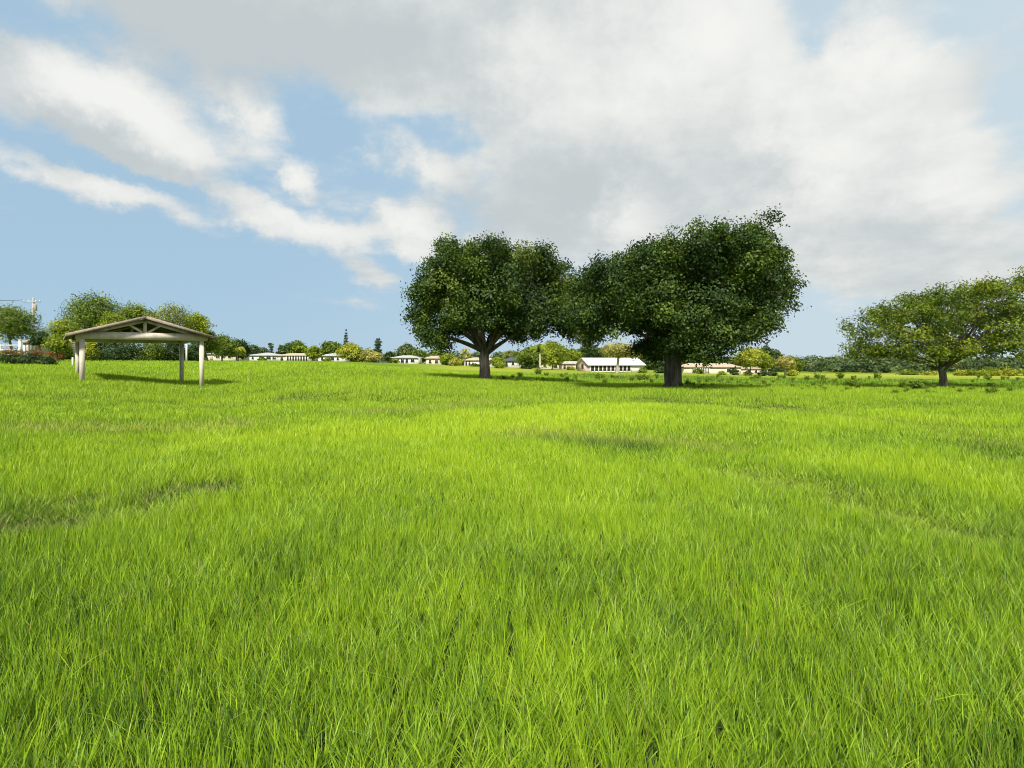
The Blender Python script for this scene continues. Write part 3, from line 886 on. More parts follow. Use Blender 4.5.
def palm(u, v_top, v_neck, half_w, d, seed, label, mat, bark=None, skirt=None, trunk_r=0.17, n_fr=22, group=None):
    rng = np.random.RandomState(seed)
    x, y, z = at(u, d); s = d / F_PX
    hn = zpx(v_neck, d) - z; ht = zpx(v_top, d) - z; L = half_w * s
    root = empty('palm_tree', (x, y, z - 0.05), rng.uniform(0, 6), label, 'palm', group)
    v, t = [], []
    for k in range(n_fr):
        a = 2.4 * k + rng.normal(0, .2); rise = rng.uniform(-0.5, 1.0) * (ht - hn)
        ln = L * rng.uniform(0.85, 1.15)
        tv = rng.rand()
        P = []
        for j in range(9):
            q = j / 8
            P.append(np.array([ln * q * math.cos(a), ln * q * math.sin(a), hn + rise * math.sin(q * 2.2) * 1.1 - q * q * ln * 0.55]))
        side = np.array([-math.sin(a), math.cos(a), 0])
        for j in range(8):                                   # leaflets hanging off both sides of the rib
            for sg in (-1, 1):
                w = L * 0.34 * math.sin(0.35 + 2.5 * (j + .5) / 8) * rng.uniform(0.8, 1.2)
                p, q = P[j], P[j + 1]
                tip = (p + q) / 2 + (q - p) * 0.9 + side * sg * w * 0.75 - np.array([0, 0, w * 0.55])
                v += [p, q, tip + (q - p) * .12, tip - (q - p) * .12]; t += [np.clip(tv * .6 + .2 * rng.rand() + .1, 0, 1)] * 4
    n = len(v) // 4
    link_mesh('fronds', np.array(v), (np.arange(n)[:, None] * 4 + np.arange(4)), mat, root, False, {'tint': np.array(t)})
    if skirt:
        vv, ff, tt = leaves(rng, [(0, 0, hn - L * 0.22, L * .32, L * .32, L * 0.42)], 60, 7, 0.15, 0.6, 0.2, 0.5)
        link_mesh('dead_skirt', vv, ff, skirt, root, False, {'tint': tt})
    MB().tube([(0, 0, -0.2), (0, 0, 0.2), (0.05, 0, hn * .5), (0, 0.04, hn)], [trunk_r * 1.5, trunk_r * 1.15, trunk_r, trunk_r * 0.9], 9).build('trunk', bark or M_PALEBARK, root, True)
    return root


# ------------------------------------------------------------------ houses
def house(u0, u1, v_ridge, v_eave, d, label, wall, roofm, kind='hip', depth=9.0, windows=(), columns=0, yaw=0.0, door=None,
          chimney=None, name='house', porch=None, hip=0.5, wall_h=None):
    """a one-storey house facing the field; u0..u1 is its front, windows are (from, to, bottom, top) as shares of the wall"""
    xa, xb = (u0 - CX) / F_PX * d, (u1 - CX) / F_PX * d
    W = xb - xa; xc = (xa + xb) / 2
    g = min(g1(xa, d), g1(xb, d), g1(xc, d)) - 0.1
    he = (zpx(v_eave, d) - g); hr = (zpx(v_ridge, d) - g)
    he = max(he, 2.3); hr = max(hr, he + 0.8)
    root = empty(name, (xc, d, g), yaw, label, 'house')
    h = W / 2
    m = MB(); m.box(-h, h, 0, depth, -1.0, he - 0.06)
    if kind == 'gable':
        for sx in (-1, 1):
            xx = sx * (h - 0.004)
            m.poly([(xx, 0.0, he - .06), (xx, depth, he - .06), (xx, depth / 2, hr - 0.22)])
    m.build('wall', wall, root)
    o = 0.55; t = 0.16
    r = MB()
    e = [(-h - o, -o), (h + o, -o), (h + o, depth + o), (-h - o, depth + o)]
    hx = 0.0 if kind == 'gable' else min(h, depth / 2) * 2 * hip
    rx = h + (o if kind == 'gable' else 0) - hx
    rx = max(rx, 0.05)
    A = [(x, y, he) for x, y in e]; R0, R1 = (-rx, depth / 2, hr), (rx, depth / 2, hr)
    B = [(x, y, he - t) for x, y in e]
    if kind == 'gable':
        b0, b1 = (-rx, depth / 2, hr - t), (rx, depth / 2, hr - t)
        r.poly([A[0], A[1], R1, R0]); r.poly([A[2], A[3], R0, R1])
        r.poly([B[1], B[0], b0, b1]); r.poly([B[3], B[2], b1, b0])
        r.poly([A[1], B[1], b1, R1]); r.poly([R1, b1, B[2], A[2]]); r.poly([A[3], B[3], b0, R0]); r.poly([R0, b0, B[0], A[0]])
        r.poly([B[0], B[1], A[1], A[0]]); r.poly([B[2], B[3], A[3], A[2]])
    else:
        r.poly([A[0], A[1], R1, R0]); r.poly([A[1], A[2], R1]); r.poly([A[2], A[3], R0, R1]); r.poly([A[3], A[0], R0])
        for i in range(4): r.poly([B[i], B[(i + 1) % 4], A[(i + 1) % 4], A[i]])
        r.poly(B[::-1])
    roof = r.build('roof', roofm, root)
    if chimney is not None:
        MB().box(chimney * W - h - .5, chimney * W - h + .5, depth * .45, depth * .45 + .9, he, hr + 0.9).build('chimney', M_WHITE, roof)
    for (a, b, z0, z1) in windows:
        x0, x1 = -h + a * W, -h + b * W
        w = MB().box(x0, x1, -0.05, 0.02, z0 * he, z1 * he).build('window', M_GLASS, root)
        fr = MB()
        for (p0, p1, q0, q1) in ((x0 - .08, x0 + .02, z0 * he - .08, z1 * he + .08), (x1 - .02, x1 + .08, z0 * he - .08, z1 * he + .08)):
            fr.box(p0, p1, -0.09, 0.03, q0, q1)
        fr.box(x0 + .022, x1 - .022, -0.088, 0.03, z1 * he - .02, z1 * he + .078); fr.box(x0 + .022, x1 - .022, -0.12, 0.03, z0 * he - .078, z0 * he + .02)
        fr.build('frame', M_WHITE, w)
    if door:
        dr = MB().box(-h + door * W - .5, -h + door * W + .5, -0.06, 0.02, 0.1, 2.15).build('door', M_PINK, root)
        MB().box(-h + door * W + .32, -h + door * W + .40, -0.11, -0.062, 1.0, 1.1).build('handle', M_POLE, dr)
    if porch:                                                # (from, to, openings): a screened or open porch let into the front
        a, b, k = porch
        x0, x1 = -h + a * W, -h + b * W
        MB().box(x0, x1, -0.03, 0.02, 0.35, he - 0.45).build('porch_screen', M_SCREEN, root)
        for i in range(k + 1):
            xx = x0 + (x1 - x0) * i / k
            MB().box(xx - .16, xx + .16, -0.22, 0.06, 0.0, he - 0.17).build('column', M_WHITE, root)
    return root


W4 = [(0.08, 0.20, 0.38, 0.80), (0.30, 0.42, 0.38, 0.80), (0.58, 0.70, 0.38, 0.80), (0.80, 0.92, 0.38, 0.80)]
house(207, 237, 351.5, 354.5, 190, 'cream house with pale roof just right of the picnic shelter', M_CREAM, M_R_GREY, windows=[(0.3, 0.42, .4, .8), (0.48, 0.6, .4, .8), (0.7, 0.8, .4, .8)], door=0.15)
house(249, 277, 352.5, 356.6, 215, 'white house with grey hip roof, left of the arcaded cream house', M_WHITE, M_R_GREY, windows=[(0.10, 0.17, .35, .8), (0.35, 0.55, .3, .8), (0.62, 0.78, .3, .8), (.84, .96, .3, .8)])
house(278, 309, 353.0, 355.8, 210, 'long cream house with tan roof and a dark arcade of columns', M_CREAM, M_R_TAN, 'hip', windows=[(0.08, 0.17, .1, .7)], porch=(0.28, 0.97, 8), chimney=1.04, hip=0.3)
house(318, 344, 352.8, 357.3, 205, 'white house with mottled grey hip roof, left of the big yellow-tan trees', M_WHITE, M_R_GREY, windows=[(.12, .2, .3, .8), (.34, .62, .25, .75), (.72, .8, .3, .8)])
house(392, 418, 356.2, 360.3, 200, 'pale grey-roofed house standing just left of the left oak crown', M_WHITE, M_R_GREY, windows=[(.1, .22, .3, .8), (.34, .46, .2, .8), (.52, .62, .2, .8), (.72, .86, .3, .8)], hip=0.35)
house(426, 441, 356.6, 361.2, 195, 'small tan-roofed cream house behind the left oak', M_CREAM, M_R_TAN, windows=[(.2, .36, .2, .75), (.6, .8, .2, .7)], hip=0.25)
house(464, 496, 358.2, 361.5, 185, 'long white house with tan roof behind the trunk of the left oak', M_WHITE, M_R_TAN, windows=[(.04, .1, .2, .85), (.14, .2, .2, .85), (.75, .85, .35, .8)], hip=0.3)
house(504, 521, 356.8, 362.3, 180, 'grey house with dark slate roof right of the left oak trunk', M_GREYWALL, M_R_NAVY, windows=[(.0 + .05, .22, .15, .85), (.45, .6, .35, .8)], hip=0.4)
house(562, 581, 361.6, 364.0, 200, 'low house with a flat grey roof left of the white-roofed barn', M_PINK, M_R_GREY, windows=[(.07, .2, .15, .75), (.72, .95, .1, .85)], hip=0.2, depth=7)
house(684, 741, 363.2, 366.8, 185, 'long cream house with tan roof and white columns right of the large oak trunk', M_CREAM, M_R_TAN, 'hip', windows=[(.75, .82, .3, .75)], porch=(0.17, 0.44, 7), hip=0.3)
house(741, 768, 366.0, 368.6, 200, 'cream house half hidden behind the yellow trees, rightmost of the houses', M_CREAM, M_R_TAN, windows=[(.2, .34, .3, .8), (.5, .6, .3, .8), (.75, .9, .3, .8)], hip=0.3)
house(541, 559, 364.2, 366.6, 178, 'low cream house half hidden under the large lime tree', M_CREAM, M_R_TAN, windows=[(.15, .3, .3, .8), (.7, .9, .2, .8)], hip=0.3, depth=7)
house(24, 47, 338, 341.5, 85, 'pale house with white porch columns and dark carport at the left edge', M_CREAM, M_R_TAN, windows=[(.6, .72, .4, .8)], porch=(0.05, 0.5, 3), depth=8)


def build_barn():
    """long white-roofed building with pinkish gable end and a screened porch along its front"""
    d = 150.0
    ua, ub = 588.5, 648.0
    xa, xb = (ua - CX) / F_PX * d, (ub - CX) / F_PX * d
    g = min(g1(xa, d), g1(xb, d)) - 0.05
    W = xb - xa; dep = 9.5; he = zpx(364.3, d) - g; hr = zpx(357.6, d) - g
    root = empty('barn', (xa, d, g), math.radians(12), 'long pinkish building with white metal roof and dark screened porch bays', 'house')
    m = MB(); m.box(0, W, 0, dep, -0.6, he - 0.05)
    for xx in (0.004, W - 0.004): m.poly([(xx, 0, he - .05), (xx, dep, he - .05), (xx, dep / 2, hr - .15)])
    m.build('wall', M_PINK, root)
    r = MB(); o = 0.35; t = 0.12
    sec = [(-o - .3, he - .18), (dep / 2, hr), (dep + o + .3, he - .18), (dep + o + .3, he - .18 - t), (dep / 2, hr - t), (-o - .3, he - .18 - t)]
    a = [(-o, y, z) for y, z in sec]; b = [(W + o, y, z) for y, z in sec]
    for i in range(6): r.poly([a[i], b[i], b[(i + 1) % 6], a[(i + 1) % 6]])
    r.poly([a[0], a[1], a[4], a[5]]); r.poly([a[1], a[2], a[3], a[4]]); r.poly([b[0], b[1], b[4], b[5]]); r.poly([b[1], b[2], b[3], b[4]])
    r.build('roof', M_R_WHITE, root)
    MB().box(0.5, W * 0.76, -0.04, 0.02, 0.45, he - .36).build('porch_screen', M_SCREEN, root)
    MB().box(0.5, W * 0.76, -0.10, 0.01, 0.0, 0.448).build('kick_panel', M_WHITE, root)
    for k in range(11):
        xx = 0.5 + (W * 0.76 - 0.5) * k / 10
        MB().box(xx - .13, xx + .13, -0.16, 0.03, 0.0, he - .38).build('column', M_WHITE, root)
    MB().box(W * 0.775, W, -0.06, 0.02, 0.0, he - .40).build('end_panel', M_WHITE, root)
    for (p, q) in ((.79, .86), (.89, .96)):
        w = MB().box(W * p, W * q, -0.11, -0.062, 1.3, he - .8).build('window', M_GLASS, root)
        MB().box(W * p - .08, W * q + .08, -0.14, -0.062, 1.2, 1.298).build('sill', M_WHITE, w)
    MB().box(-0.05, 0.02, dep * .40, dep * .58, 1.0, 2.2).build('window', M_GLASS, root)


build_barn()


# ------------------------------------------------------------------ left edge: fence, hedge, pole
def build_fence():
    d = 66.0
    pts = [at(-40 + 20 * k, d) for k in range(4)]
    root = empty('rail_fence', (pts[0][0], d, pts[0][2]), 0, 'low white rail fence with square posts behind the red-tipped hedge', 'fence')
    x0, z0 = pts[0][0], pts[0][2]
    zt = zpx(344.6, d) - z0
    for k, (x, y, z) in enumerate(pts):
        tall = 0.5 if k == 3 else 0.1
        p = MB().box(x - x0 - .10, x - x0 + .10, -0.1, 0.1, z - z0 - .2, zt + tall).build('post', M_WHITE, root)
        MB().box(x - x0 - .14, x - x0 + .14, -0.14, 0.14, zt + tall + .002, zt + tall + .07).build('cap', M_WHITE, p)
    for zz in (zt - 0.08, zt - 0.6, zt - 1.1):
        MB().box(0, pts[3][0] - x0, -0.055, 0.055, zz - .07, zz + .07).build('rail', M_WHITE, root)


build_fence()
for k, (u, vt, hw, d, m2, lab) in enumerate((
        (-8, 347, 12, 54, None, 'dark green leafy bush at the far left end of the hedge'),
        (14, 347.5, 14, 53, M_RED, 'red-tipped hedge bush in front of the white rail fence'),
        (33, 349, 13, 53, M_RED, 'red-tipped hedge bush below the utility pole'),
        (47, 355, 9, 52, None, 'small round green bush at the right end of the red-tipped hedge'))):
    shrub('hedge_bush', u, vt, hw, d, 300 + k, lab, M_DARK if k else M_GREEN, 170, 9, 'bushes of the red-tipped hedge', 0.9, m2)


def build_pole():
    d = 92.0
    x, y, z = at(33.0, d)
    h = zpx(297.5, d) - z
    root = empty('utility_pole', (x, y, z), 0, 'tall grey utility pole with crossarm and a cable running off left', 'pole')
    MB().tube([(0, 0, -0.5), (0, 0, h * .5), (0.05, 0, h)], [0.24, 0.20, 0.15], 10).build('shaft', M_POLE, root)
    arm = MB().box(-1.5, 1.3, -0.18, -0.06, h - 0.75, h - 0.60).build('crossarm', M_POLE, root)
    for xx in (-1.35, -0.6, 0.55, 1.15):
        MB().tube([(xx, -.12, h - .60), (xx, -.12, h - .50), (xx, -.12, h - .40)], [0.05, 0.08, 0.05], 8).build('insulator', M_WHITE, arm)
    MB().tube([(0.42, -.1, h - 2.1), (0.42, -.1, h - 1.95), (0.42, -.1, h - 1.15), (0.42, -.1, h - 1.05)], [0.18, 0.26, 0.26, 0.18], 12).build('transformer', M_POLE, root)
    pts, n = [], 14
    a = np.array((x - 1.35, d - .12, z + h - .40)); b = np.array((x - 22, d - 6.0, z + h - 0.2))
    for k in range(n + 1):
        t = k / n
        pts.append(a * (1 - t) + b * t - np.array([0, 0, 1.6 * t * (1 - t)]))
    tag(MB().tube(pts, [0.035] * (n + 1), 6).build('power_cable', M_CABLE), 'dark power cable strung leftwards from the grey utility pole', 'cable')


build_pole()


def thin_post(name, u, v_top, d, r, label, mat):
    x, y, z = at(u, d); h = zpx(v_top, d) - z
    root = empty(name, (x, y, z), 0, label, 'post')
    MB().tube([(0, 0, -0.2), (0, 0, h)], [r, r * .95], 10).build('shaft', mat, root)
    MB().tube([(0, 0, h + .002), (0, 0, h + r * .5), (0, 0, h + r)], [r * 1.25, r * 1.15, r * .3], 10).build('cap', mat, root)


thin_post('marker_post', 72.6, 358.0, 52, 0.07, 'short white marker stake in the grass left of the shelter', M_WHITE)
thin_post('white_pole', 186.5, 343.5, 80, 0.12, 'thin white pole standing behind the shelter before dark trees', M_WHITE)

# ------------------------------------------------------------------ background trees and bushes
T = small_tree
T('shade_tree', 14, 305, 25, 80, 101, 'mid-green tree at the left edge behind the red-tipped hedge', M_GREEN, v_low=341, n_clump=420, airy=.3, lobes=12)
T('shade_tree', 62, 318, 16, 95, 102, 'yellow-green tree left of the tall rounded tree by the shelter', M_LIME, v_low=350)
T('shade_tree', 95, 293, 31, 105, 103, 'tallest rounded green tree behind the left end of the shelter', M_GREEN, v_low=338, n_clump=620, lobes=14, trunk_r=.35)
T('shade_tree', 137, 303, 22, 105, 104, 'broad green tree right of the tallest tree behind the shelter roof', M_GREEN, v_low=340, n_clump=420)
T('shade_tree', 113, 312, 17, 88, 105, 'bright yellow-green tree behind the left slope of the shelter roof', M_LIME, v_low=348, n_clump=340)
T('shade_tree', 173, 303, 22, 100, 106, 'pale thin-leaved tree showing its branches above the shelter ridge', M_PALE, M_PALEBARK, v_low=330, n_clump=240, per=8, airy=.3, size=.85, trunk_r=.3)
T('shade_tree', 196, 312, 13, 108, 107, 'airy lime-green tree rising over the right slope of the shelter roof', M_LIME, v_low=335, n_clump=170, airy=.3)
T('shade_tree', 208, 330, 13, 112, 108, 'green tree just beyond the right eave of the shelter', M_GREEN, v_low=352)
T('shade_tree', 222, 335, 14, 130, 109, 'mid-green rounded tree behind the cream house near the shelter', M_GREEN, v_low=356)
T('shade_tree', 238, 340, 14, 150, 110, 'dark green tree behind the small yellow palm', M_DARK, v_low=358)
T('shade_tree', 252, 345, 9, 230, 111, 'grey-green tree behind the left end of the white hip-roofed house', M_FAR, v_low=357, n_clump=140)
T('shade_tree', 262, 348, 8, 240, 112, 'small dark tree behind the middle of the white hip-roofed house', M_FAR, v_low=358, n_clump=120)
conifer('pine_tree', 271, 343.5, 4.5, 240, 113, 'small round-topped dark pine behind the gap between two houses', M_FAR, 6, open_=True)
T('shade_tree', 282, 345, 6, 245, 114, 'thin grey-green tree behind the left end of the arcaded house', M_FAR, v_low=356, n_clump=90, airy=.25)
T('shade_tree', 297, 341, 11, 240, 115, 'round dark green tree behind the arcaded cream house', M_GREEN, v_low=355, n_clump=220)
T('shade_tree', 314, 345.5, 8, 195, 116, 'yellow-green tree right of the chimney of the arcaded house', M_LIME, v_low=359, n_clump=170)
T('shade_tree', 331, 342, 14, 235, 117, 'broad green tree behind the mottled grey roof', M_GREEN, v_low=355, n_clump=260)
T('shade_tree', 312, 350, 8, 235, 131, 'low dark tree between the arcaded house and the mottled roof', M_DARK, v_low=359, n_clump=120)
conifer('pine_tree', 346, 329.5, 3.6, 240, 118, 'slender spire-shaped dark conifer rising above the yellow trees', M_DARK, 10)
T('flowering_tree', 351, 343, 14, 190, 119, 'large yellow-tan tree below the spire-shaped conifer', M_YELLOW, v_low=360, n_clump=300, lobes=11, shape='dome')
T('flowering_tree', 370, 350, 15, 185, 120, 'lower yellow-tan spreading tree right of the larger yellow one', M_TAN, v_low=361, n_clump=280, lobes=11, shape='dome')
conifer('pine_tree', 378, 338.5, 6.5, 235, 121, 'ragged dark pine behind the yellow-tan trees', M_DARK, 8, open_=True)
T('shade_tree', 390, 352, 7, 235, 122, 'low dark green tree left of the pale grey-roofed house', M_DARK, v_low=361, n_clump=130)
T('shade_tree', 407, 344, 11, 235, 123, 'dark grey-green tree behind the pale grey-roofed house', M_FAR, v_low=359, n_clump=230)
T('shade_tree', 420, 350, 9, 225, 124, 'green tree between the grey-roofed and tan-roofed houses', M_GREEN, v_low=362, n_clump=170)
T('shade_tree', 437, 348.5, 8, 230, 125, 'green tree behind the small tan-roofed house', M_GREEN, v_low=361, n_clump=160)
T('shade_tree', 447, 352.5, 8, 175, 126, 'bright yellow-green tree between tan-roofed house and left oak', M_LIME, v_low=365, n_clump=190)
T('shade_tree', 456, 357.5, 6, 172, 127, 'low yellow bush-like tree just left of the tan-trunked palm', M_YELLOW, v_low=366.5, n_clump=130)
palm(465, 346, 352, 6, 172, 128, 'slim palm with yellow-brown fronds left of the left oak trunk', M_TAN, trunk_r=.2)
palm(237, 344.5, 349.5, 9, 135, 129, 'small palm with drooping yellow fronds in front of dark trees', M_YELLOW, trunk_r=.22)
T('shade_tree', 478, 352, 9, 225, 130, 'grey-green tree behind the left oak trunk', M_FAR, v_low=362, n_clump=130)
T('shade_tree', 498, 357, 8, 165, 132, 'bright lime bush-like tree right of the left oak trunk', M_LIME, v_low=367.5, n_clump=200)
T('shade_tree', 510, 351, 11, 225, 133, 'pale grey-green tree above the dark slate roof', M_PALE, v_low=360, n_clump=160)
T('shade_tree', 530, 347, 17, 160, 134, 'green rounded tree left of the palm with pale trunk', M_GREEN, v_low=366, n_clump=330, lobes=12)
T('willow_tree', 552, 341, 15, 162, 135, 'large pale lime tree with drooping crown right of the pale-trunked palm', M_LIME, v_low=366, n_clump=380, lobes=13)
palm(540, 341, 346.5, 9, 140, 136, 'palm with tall pale trunk and dark dead skirt between the two oaks', M_LIME, M_PALEBARK, M_DARK, 0.24)
T('shade_tree', 573, 349, 10, 220, 137, 'yellow-green tree behind the low flat-roofed house', M_LIME, v_low=363, n_clump=190)
T('shade_tree', 585, 347, 9, 225, 138, 'mid-green tree left of the white metal roof', M_GREEN, v_low=362, n_clump=180)
T('shade_tree', 592, 345, 10, 215, 139, 'dark tree rising behind the left end of the white roof', M_DARK, v_low=360, n_clump=200)
big = T('field_tree', 617, 343, 24, 132, 140, 'pale yellow-tan tree with forked light trunk in front of the white-roofed barn', M_TAN, M_PALEBARK, v_low=357, n_clump=330, airy=.3, lobes=14, trunk_r=.28, size=.85)
T('shade_tree', 640, 350, 12, 220, 141, 'green tree behind the right end of the white roof', M_GREEN, v_low=364, n_clump=200)
T('shade_tree', 655, 352, 11, 165, 142, 'dark green tree between the barn and the large oak trunk', M_DARK, v_low=370, n_clump=240)
T('shade_tree', 690, 355, 12, 215, 143, 'dark green tree behind the columns of the long cream house', M_DARK, v_low=366, n_clump=180)
T('shade_tree', 712, 356, 12, 215, 144, 'mid-green tree behind the tan roof of the long cream house', M_GREEN, v_low=366, n_clump=180)
T('shade_tree', 750, 346.5, 14, 150, 145, 'tallest yellow tree right of the large oak, with thin bare trunk', M_YELLOW, v_low=367, n_clump=300, lobes=11, airy=.3)
T('shade_tree', 766, 354, 8, 152, 146, 'smaller yellow-green tree beside the tallest yellow tree', M_LIME, v_low=369, n_clump=170)
T('shade_tree', 765, 346, 11, 200, 147, 'dark green tree directly behind the tallest yellow tree', M_DARK, v_low=365, n_clump=220)
T('shade_tree', 776, 350, 8, 205, 148, 'dark blue-green tree right of the yellow trees', M_FAR, v_low=369, n_clump=180)
T('shade_tree', 785, 356, 9, 155, 149, 'yellow-brown tree with pale trunk, rightmost of the yellow trees', M_TAN, M_PALEBARK, v_low=369, n_clump=170, trunk_r=.25)
T('shade_tree', 795, 358, 9, 215, 150, 'green tree where the tree line starts right of the yellow trees', M_GREEN, v_low=371, n_clump=150)
T('shade_tree', 57, 334, 12, 72, 160, 'small bright lime tree at the right end of the carport house', M_LIME, v_low=352, n_clump=240)
T('shade_tree', 40, 331, 9, 76, 161, 'small dark tree standing against the carport house front', M_DARK, v_low=345, n_clump=150)
T('shade_tree', 604, 348, 12, 222, 162, 'pale green tree behind the middle of the white roof', M_PALE, v_low=362)
T('shade_tree', 625, 351, 11, 225, 163, 'lime tree behind the right half of the white roof', M_LIME, v_low=363)
T('shade_tree', 667, 353, 12, 215, 164, 'dark green tree straight behind the large oak trunk', M_DARK, v_low=366)
T('shade_tree', 730, 357, 11, 225, 165, 'dark green tree behind the right end of the long cream house', M_DARK, v_low=367)
T('shade_tree', 548, 352, 13, 225, 166, 'mid-green tree far behind the pale lime drooping tree', M_GREEN, v_low=364)
T('shade_tree', 470, 355, 12, 230, 167, 'low far green tree left of the left oak trunk', M_GREEN, v_low=363)
T('shade_tree', 360, 351, 14, 238, 168, 'mid-green tree behind the yellow-tan trees', M_GREEN, v_low=361)
for k, (u, vt, hw, d, mt, lab) in enumerate((
        (698, 368, 6, 160, M_GREEN, 'green shrub before the left end of the long cream house'),
        (748, 370.5, 5, 150, M_GREEN, 'green shrub under the tallest yellow tree'),
        (262, 357, 5, 195, M_GREEN, 'green shrub before the white hip-roofed house'),
        (327, 357.5, 5, 190, M_LIME, 'lime shrub before the house with the mottled grey roof'),
        (571, 366, 4, 170, M_LIME, 'lime shrub before the low flat-roofed house'),
        (643, 366, 5, 135, M_LIME, 'lime shrub at the right end of the white-roofed barn'),
        (474, 363, 5, 165, M_GREEN, 'green shrub left of the left oak trunk base'))):
    shrub('garden_shrub', u, vt, hw, d, 390 + k, lab, mt, 90, 8)
# dark planting under and behind the shelter
for k, (u, vt, hw, d, mt, lab) in enumerate((
        (96, 334, 17, 84, M_DARK, 'dark bush mass behind the left posts of the shelter'),
        (122, 338, 17, 82, M_DARK, 'dark broad bush seen under the left half of the shelter beam'),
        (150, 337, 17, 84, M_GREEN, 'green rounded bush seen under the middle of the shelter beam'),
        (170, 338, 14, 86, M_DARK, 'dark bush just left of the rear right shelter post'),
        (193, 340, 14, 90, M_DARK, 'dark bush between the right shelter posts'),
        (92, 341, 7, 78, M_YELLOW, 'small yellow-leaved bush right of the front left shelter post'),
        (64, 344, 9, 86, M_GREEN, 'green bush left of the front left shelter post'),
        (54, 351, 8, 76, M_RED, 'reddish low bush right of the red-tipped hedge'))):
    shrub('garden_bush', u, vt, hw, d, 330 + k, lab, mt, 480, 10)
for k, (u, vt, hw, d, mt, lab) in enumerate((
        (735, 366.5, 5, 150, M_DARK, 'dark round shrub at the right end of the long cream house'),
        (763, 370, 6, 148, M_DARK, 'low dark shrub under the yellow-green tree'),
        (772, 370, 6, 149, M_DARK, 'low dark shrub left of the yellow-brown tree'),
        (722, 371, 5, 145, M_LIME, 'small lime shrub in front of the long cream house'),
        (792, 369, 8, 160, M_YELLOW, 'yellow-green shrub right of the yellow-brown tree'),
        (661, 366, 7, 140, M_DARK, 'dark low shrub left of the large oak trunk'),
        (500, 362, 6, 150, M_LIME, 'lime shrub right of the left oak trunk, before the slate-roofed house'),
        (453, 360, 5, 165, M_TAN, 'brownish shrub beside the tan-roofed house'),
        (395, 358, 5, 190, M_LIME, 'lime shrub in front of the pale grey-roofed house'),
        (527, 364, 7, 158, M_DARK, 'dark shrub under the green tree left of the pale-trunked palm'))):
    shrub('garden_shrub', u, vt, hw, d, 350 + k, lab, mt, 90, 8)
for k, (u, vt, hw, d) in enumerate(((985, 367.5, 14, 190), (1008, 367, 14, 185), (1030, 367, 14, 180), (962, 369.5, 9, 195), (908, 369.5, 10, 230), (930, 370.5, 9, 215))):
    shrub('thicket_bush', u, vt, hw, d, 370 + k, 'yellow-green bush in the low thicket beyond the lone right-hand tree', M_YELLOW if k % 2 else M_LIME, 170, 9, 'yellow-green thicket bushes at the right')


def build_woods():
    """the far wood along the right: one mass of crowns several hundred metres off"""
    rng = np.random.RandomState(77)
    V, Fc, Tt = [], [], []; base = 0
    for k in range(640):
        d = rng.uniform(370, 520)
        u = rng.uniform(740, 1230) if k < 330 else rng.uniform(-150, 760)
        x, y, z = at(u, d); h = (zpx(358.2 + rng.normal(0, 1.6), d) - z)
        if u < 700: h = max(7.0, zpx(353.0 + rng.normal(0, 2.2), d) - z)
        R = h * rng.uniform(0.5, 0.75)
        lob = [(x + rng.normal(0, R * .5), y + rng.normal(0, R * .4), z + h * q, R * rng.uniform(.6, .9), R * .7, h * 0.28) for q in (0.12, .3, .5, .72, .72)]
        v, f, t = leaves(rng, lob, 55, 6, 0.7, 1.5, 0.95, 0.55, tint_shift=rng.normal(0, .18))
        V.append(v); Fc.append(f + base); Tt.append(t); base += len(v)
    o = link_mesh('woodland', np.concatenate(V), np.concatenate(Fc), M_FAR, None, False, {'tint': np.concatenate(Tt)})
    tag(o, 'distant dark green wood along the horizon on the right', 'woodland', kind='stuff')


build_woods()


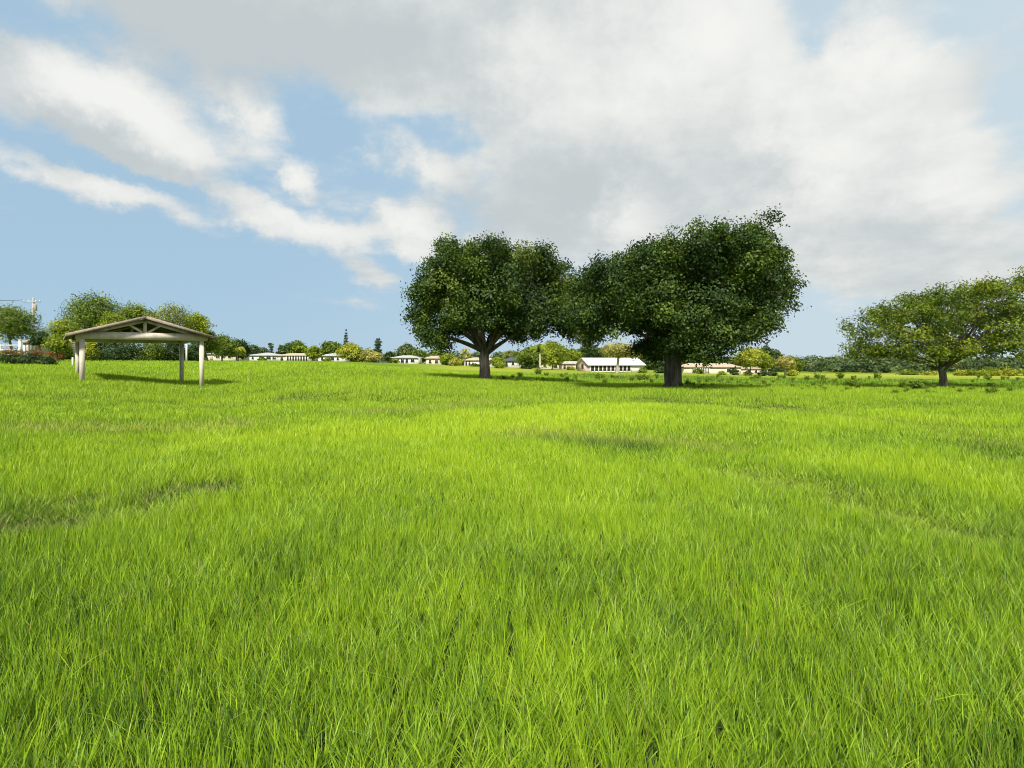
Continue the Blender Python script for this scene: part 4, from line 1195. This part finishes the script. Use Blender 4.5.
# ------------------------------------------------------------------ weeds in the low strip
def weed_proto(seed, mat):
    rng = np.random.RandomState(seed)
    v, t = [], []
    for k in range(46):
        a = rng.uniform(0, 6.28); ln = rng.uniform(0.35, 0.8); r0 = rng.rand() * 0.18
        out_ = rng.uniform(0.1, 0.45)
        p0 = np.array([r0 * math.cos(a), r0 * math.sin(a), 0.0]); p1 = p0 + np.array([out_ * ln * math.cos(a), out_ * ln * math.sin(a), ln])
        s = np.array([-math.sin(a), math.cos(a), 0]) * 0.022
        v += [p0 - s, p0 + s, p1 + s * .6, p1 - s * .6]; t += [rng.uniform(.2, .5)] * 4
        tv = rng.uniform(.2, .9)
        for j in range(5):                                   # leaves up the stem
            q = p0 + (p1 - p0) * rng.uniform(0.3, 1.05)
            dd = rng.normal(0, 1, 3) * np.array([1, 1, .5]); dd /= np.linalg.norm(dd); dd *= rng.uniform(.10, .2)
            w = np.cross(dd, rng.normal(0, 1, 3)); w *= 0.045 / (np.linalg.norm(w) + 1e-6)
            v += [q, q + dd * .5 + w, q + dd, q + dd * .5 - w]; t += [tv] * 4
    n = len(v) // 4
    root = empty('weed_clump', (0, 0, -50), 0, 'leafy green weed clump in the low strip of field beyond the oaks', 'weeds', 'weed clumps in the low strip of field')
    link_mesh('foliage', np.array(v), (np.arange(n)[:, None] * 4 + np.arange(4)), mat, root, False, {'tint': np.array(t)})
    return root


def scatter_weeds():
    rng = np.random.RandomState(5)
    protos = [weed_proto(1, M_GREEN), weed_proto(2, M_GREEN), weed_proto(3, M_GREEN)]
    spots = [(807, 381, 1.0), (817, 380, 1.2), (822, 381, 1.0), (813, 387, .9), (823, 386, 1.3), (835, 384, 1), (840, 379, 1.2), (853, 388, 1.5), (858, 389, 1.2),
             (848, 386, .9), (877, 380, 1.4), (872, 388, .8), (902, 389, 1.5), (895, 395, 1.0), (918, 391, 1.9), (934, 396, .8), (960, 394, 1), (989, 395, 1.2), (994, 394, 1.2),
             (1010, 393, 1.0), (792, 388, .8), (764, 385, .9), (747, 386, .9), (739, 385, .8), (730, 385, .7), (699, 384, .9), (693, 386, .7),
             (520, 378, 1), (538, 375, 1.3), (546, 377, .9), (562, 378, .8), (567, 381, .8), (598, 380, 1), (603, 379, .9), (612, 379, .9), (616, 380, .8),
             (632, 382, 1), (640, 381, 1.1), (646, 381, 1.2), (576, 379, .7), (605, 384, 1.0), (652, 383, .8), (680, 388, .9), (687, 386, 1.2), (504, 380, .8), (515, 382, .8)]
    for k in range(150):
        u = rng.uniform(690, 1060); spots.append((u, rng.uniform(377.5, 394), rng.uniform(.3, .85)))
    for k in range(26):
        spots.append((rng.uniform(495, 690), rng.uniform(375, 384), rng.uniform(.3, .8)))
    used = [False] * 3
    for k, (u, v, s) in enumerate(spots):
        x, y = px_ground(u, v)
        if not (30 < y < 130): y = min(max(y, 40), 110); x = (u - CX) / F_PX * y
        q = k % 3
        if used[q]:
            o = protos[q].copy(); COL.objects.link(o)
            for c in protos[q].children:
                e = c.copy(); e.parent = o; COL.objects.link(e)
        else:
            o = protos[q]; used[q] = True
        s = s * y / 62.0 * 0.78
        o.location = (x, y, g1(x, y)); o.rotation_euler = (0, 0, rng.uniform(0, 6.28)); o.scale = (s * rng.uniform(.9, 1.4), s * rng.uniform(.9, 1.4), s)


scatter_weeds()
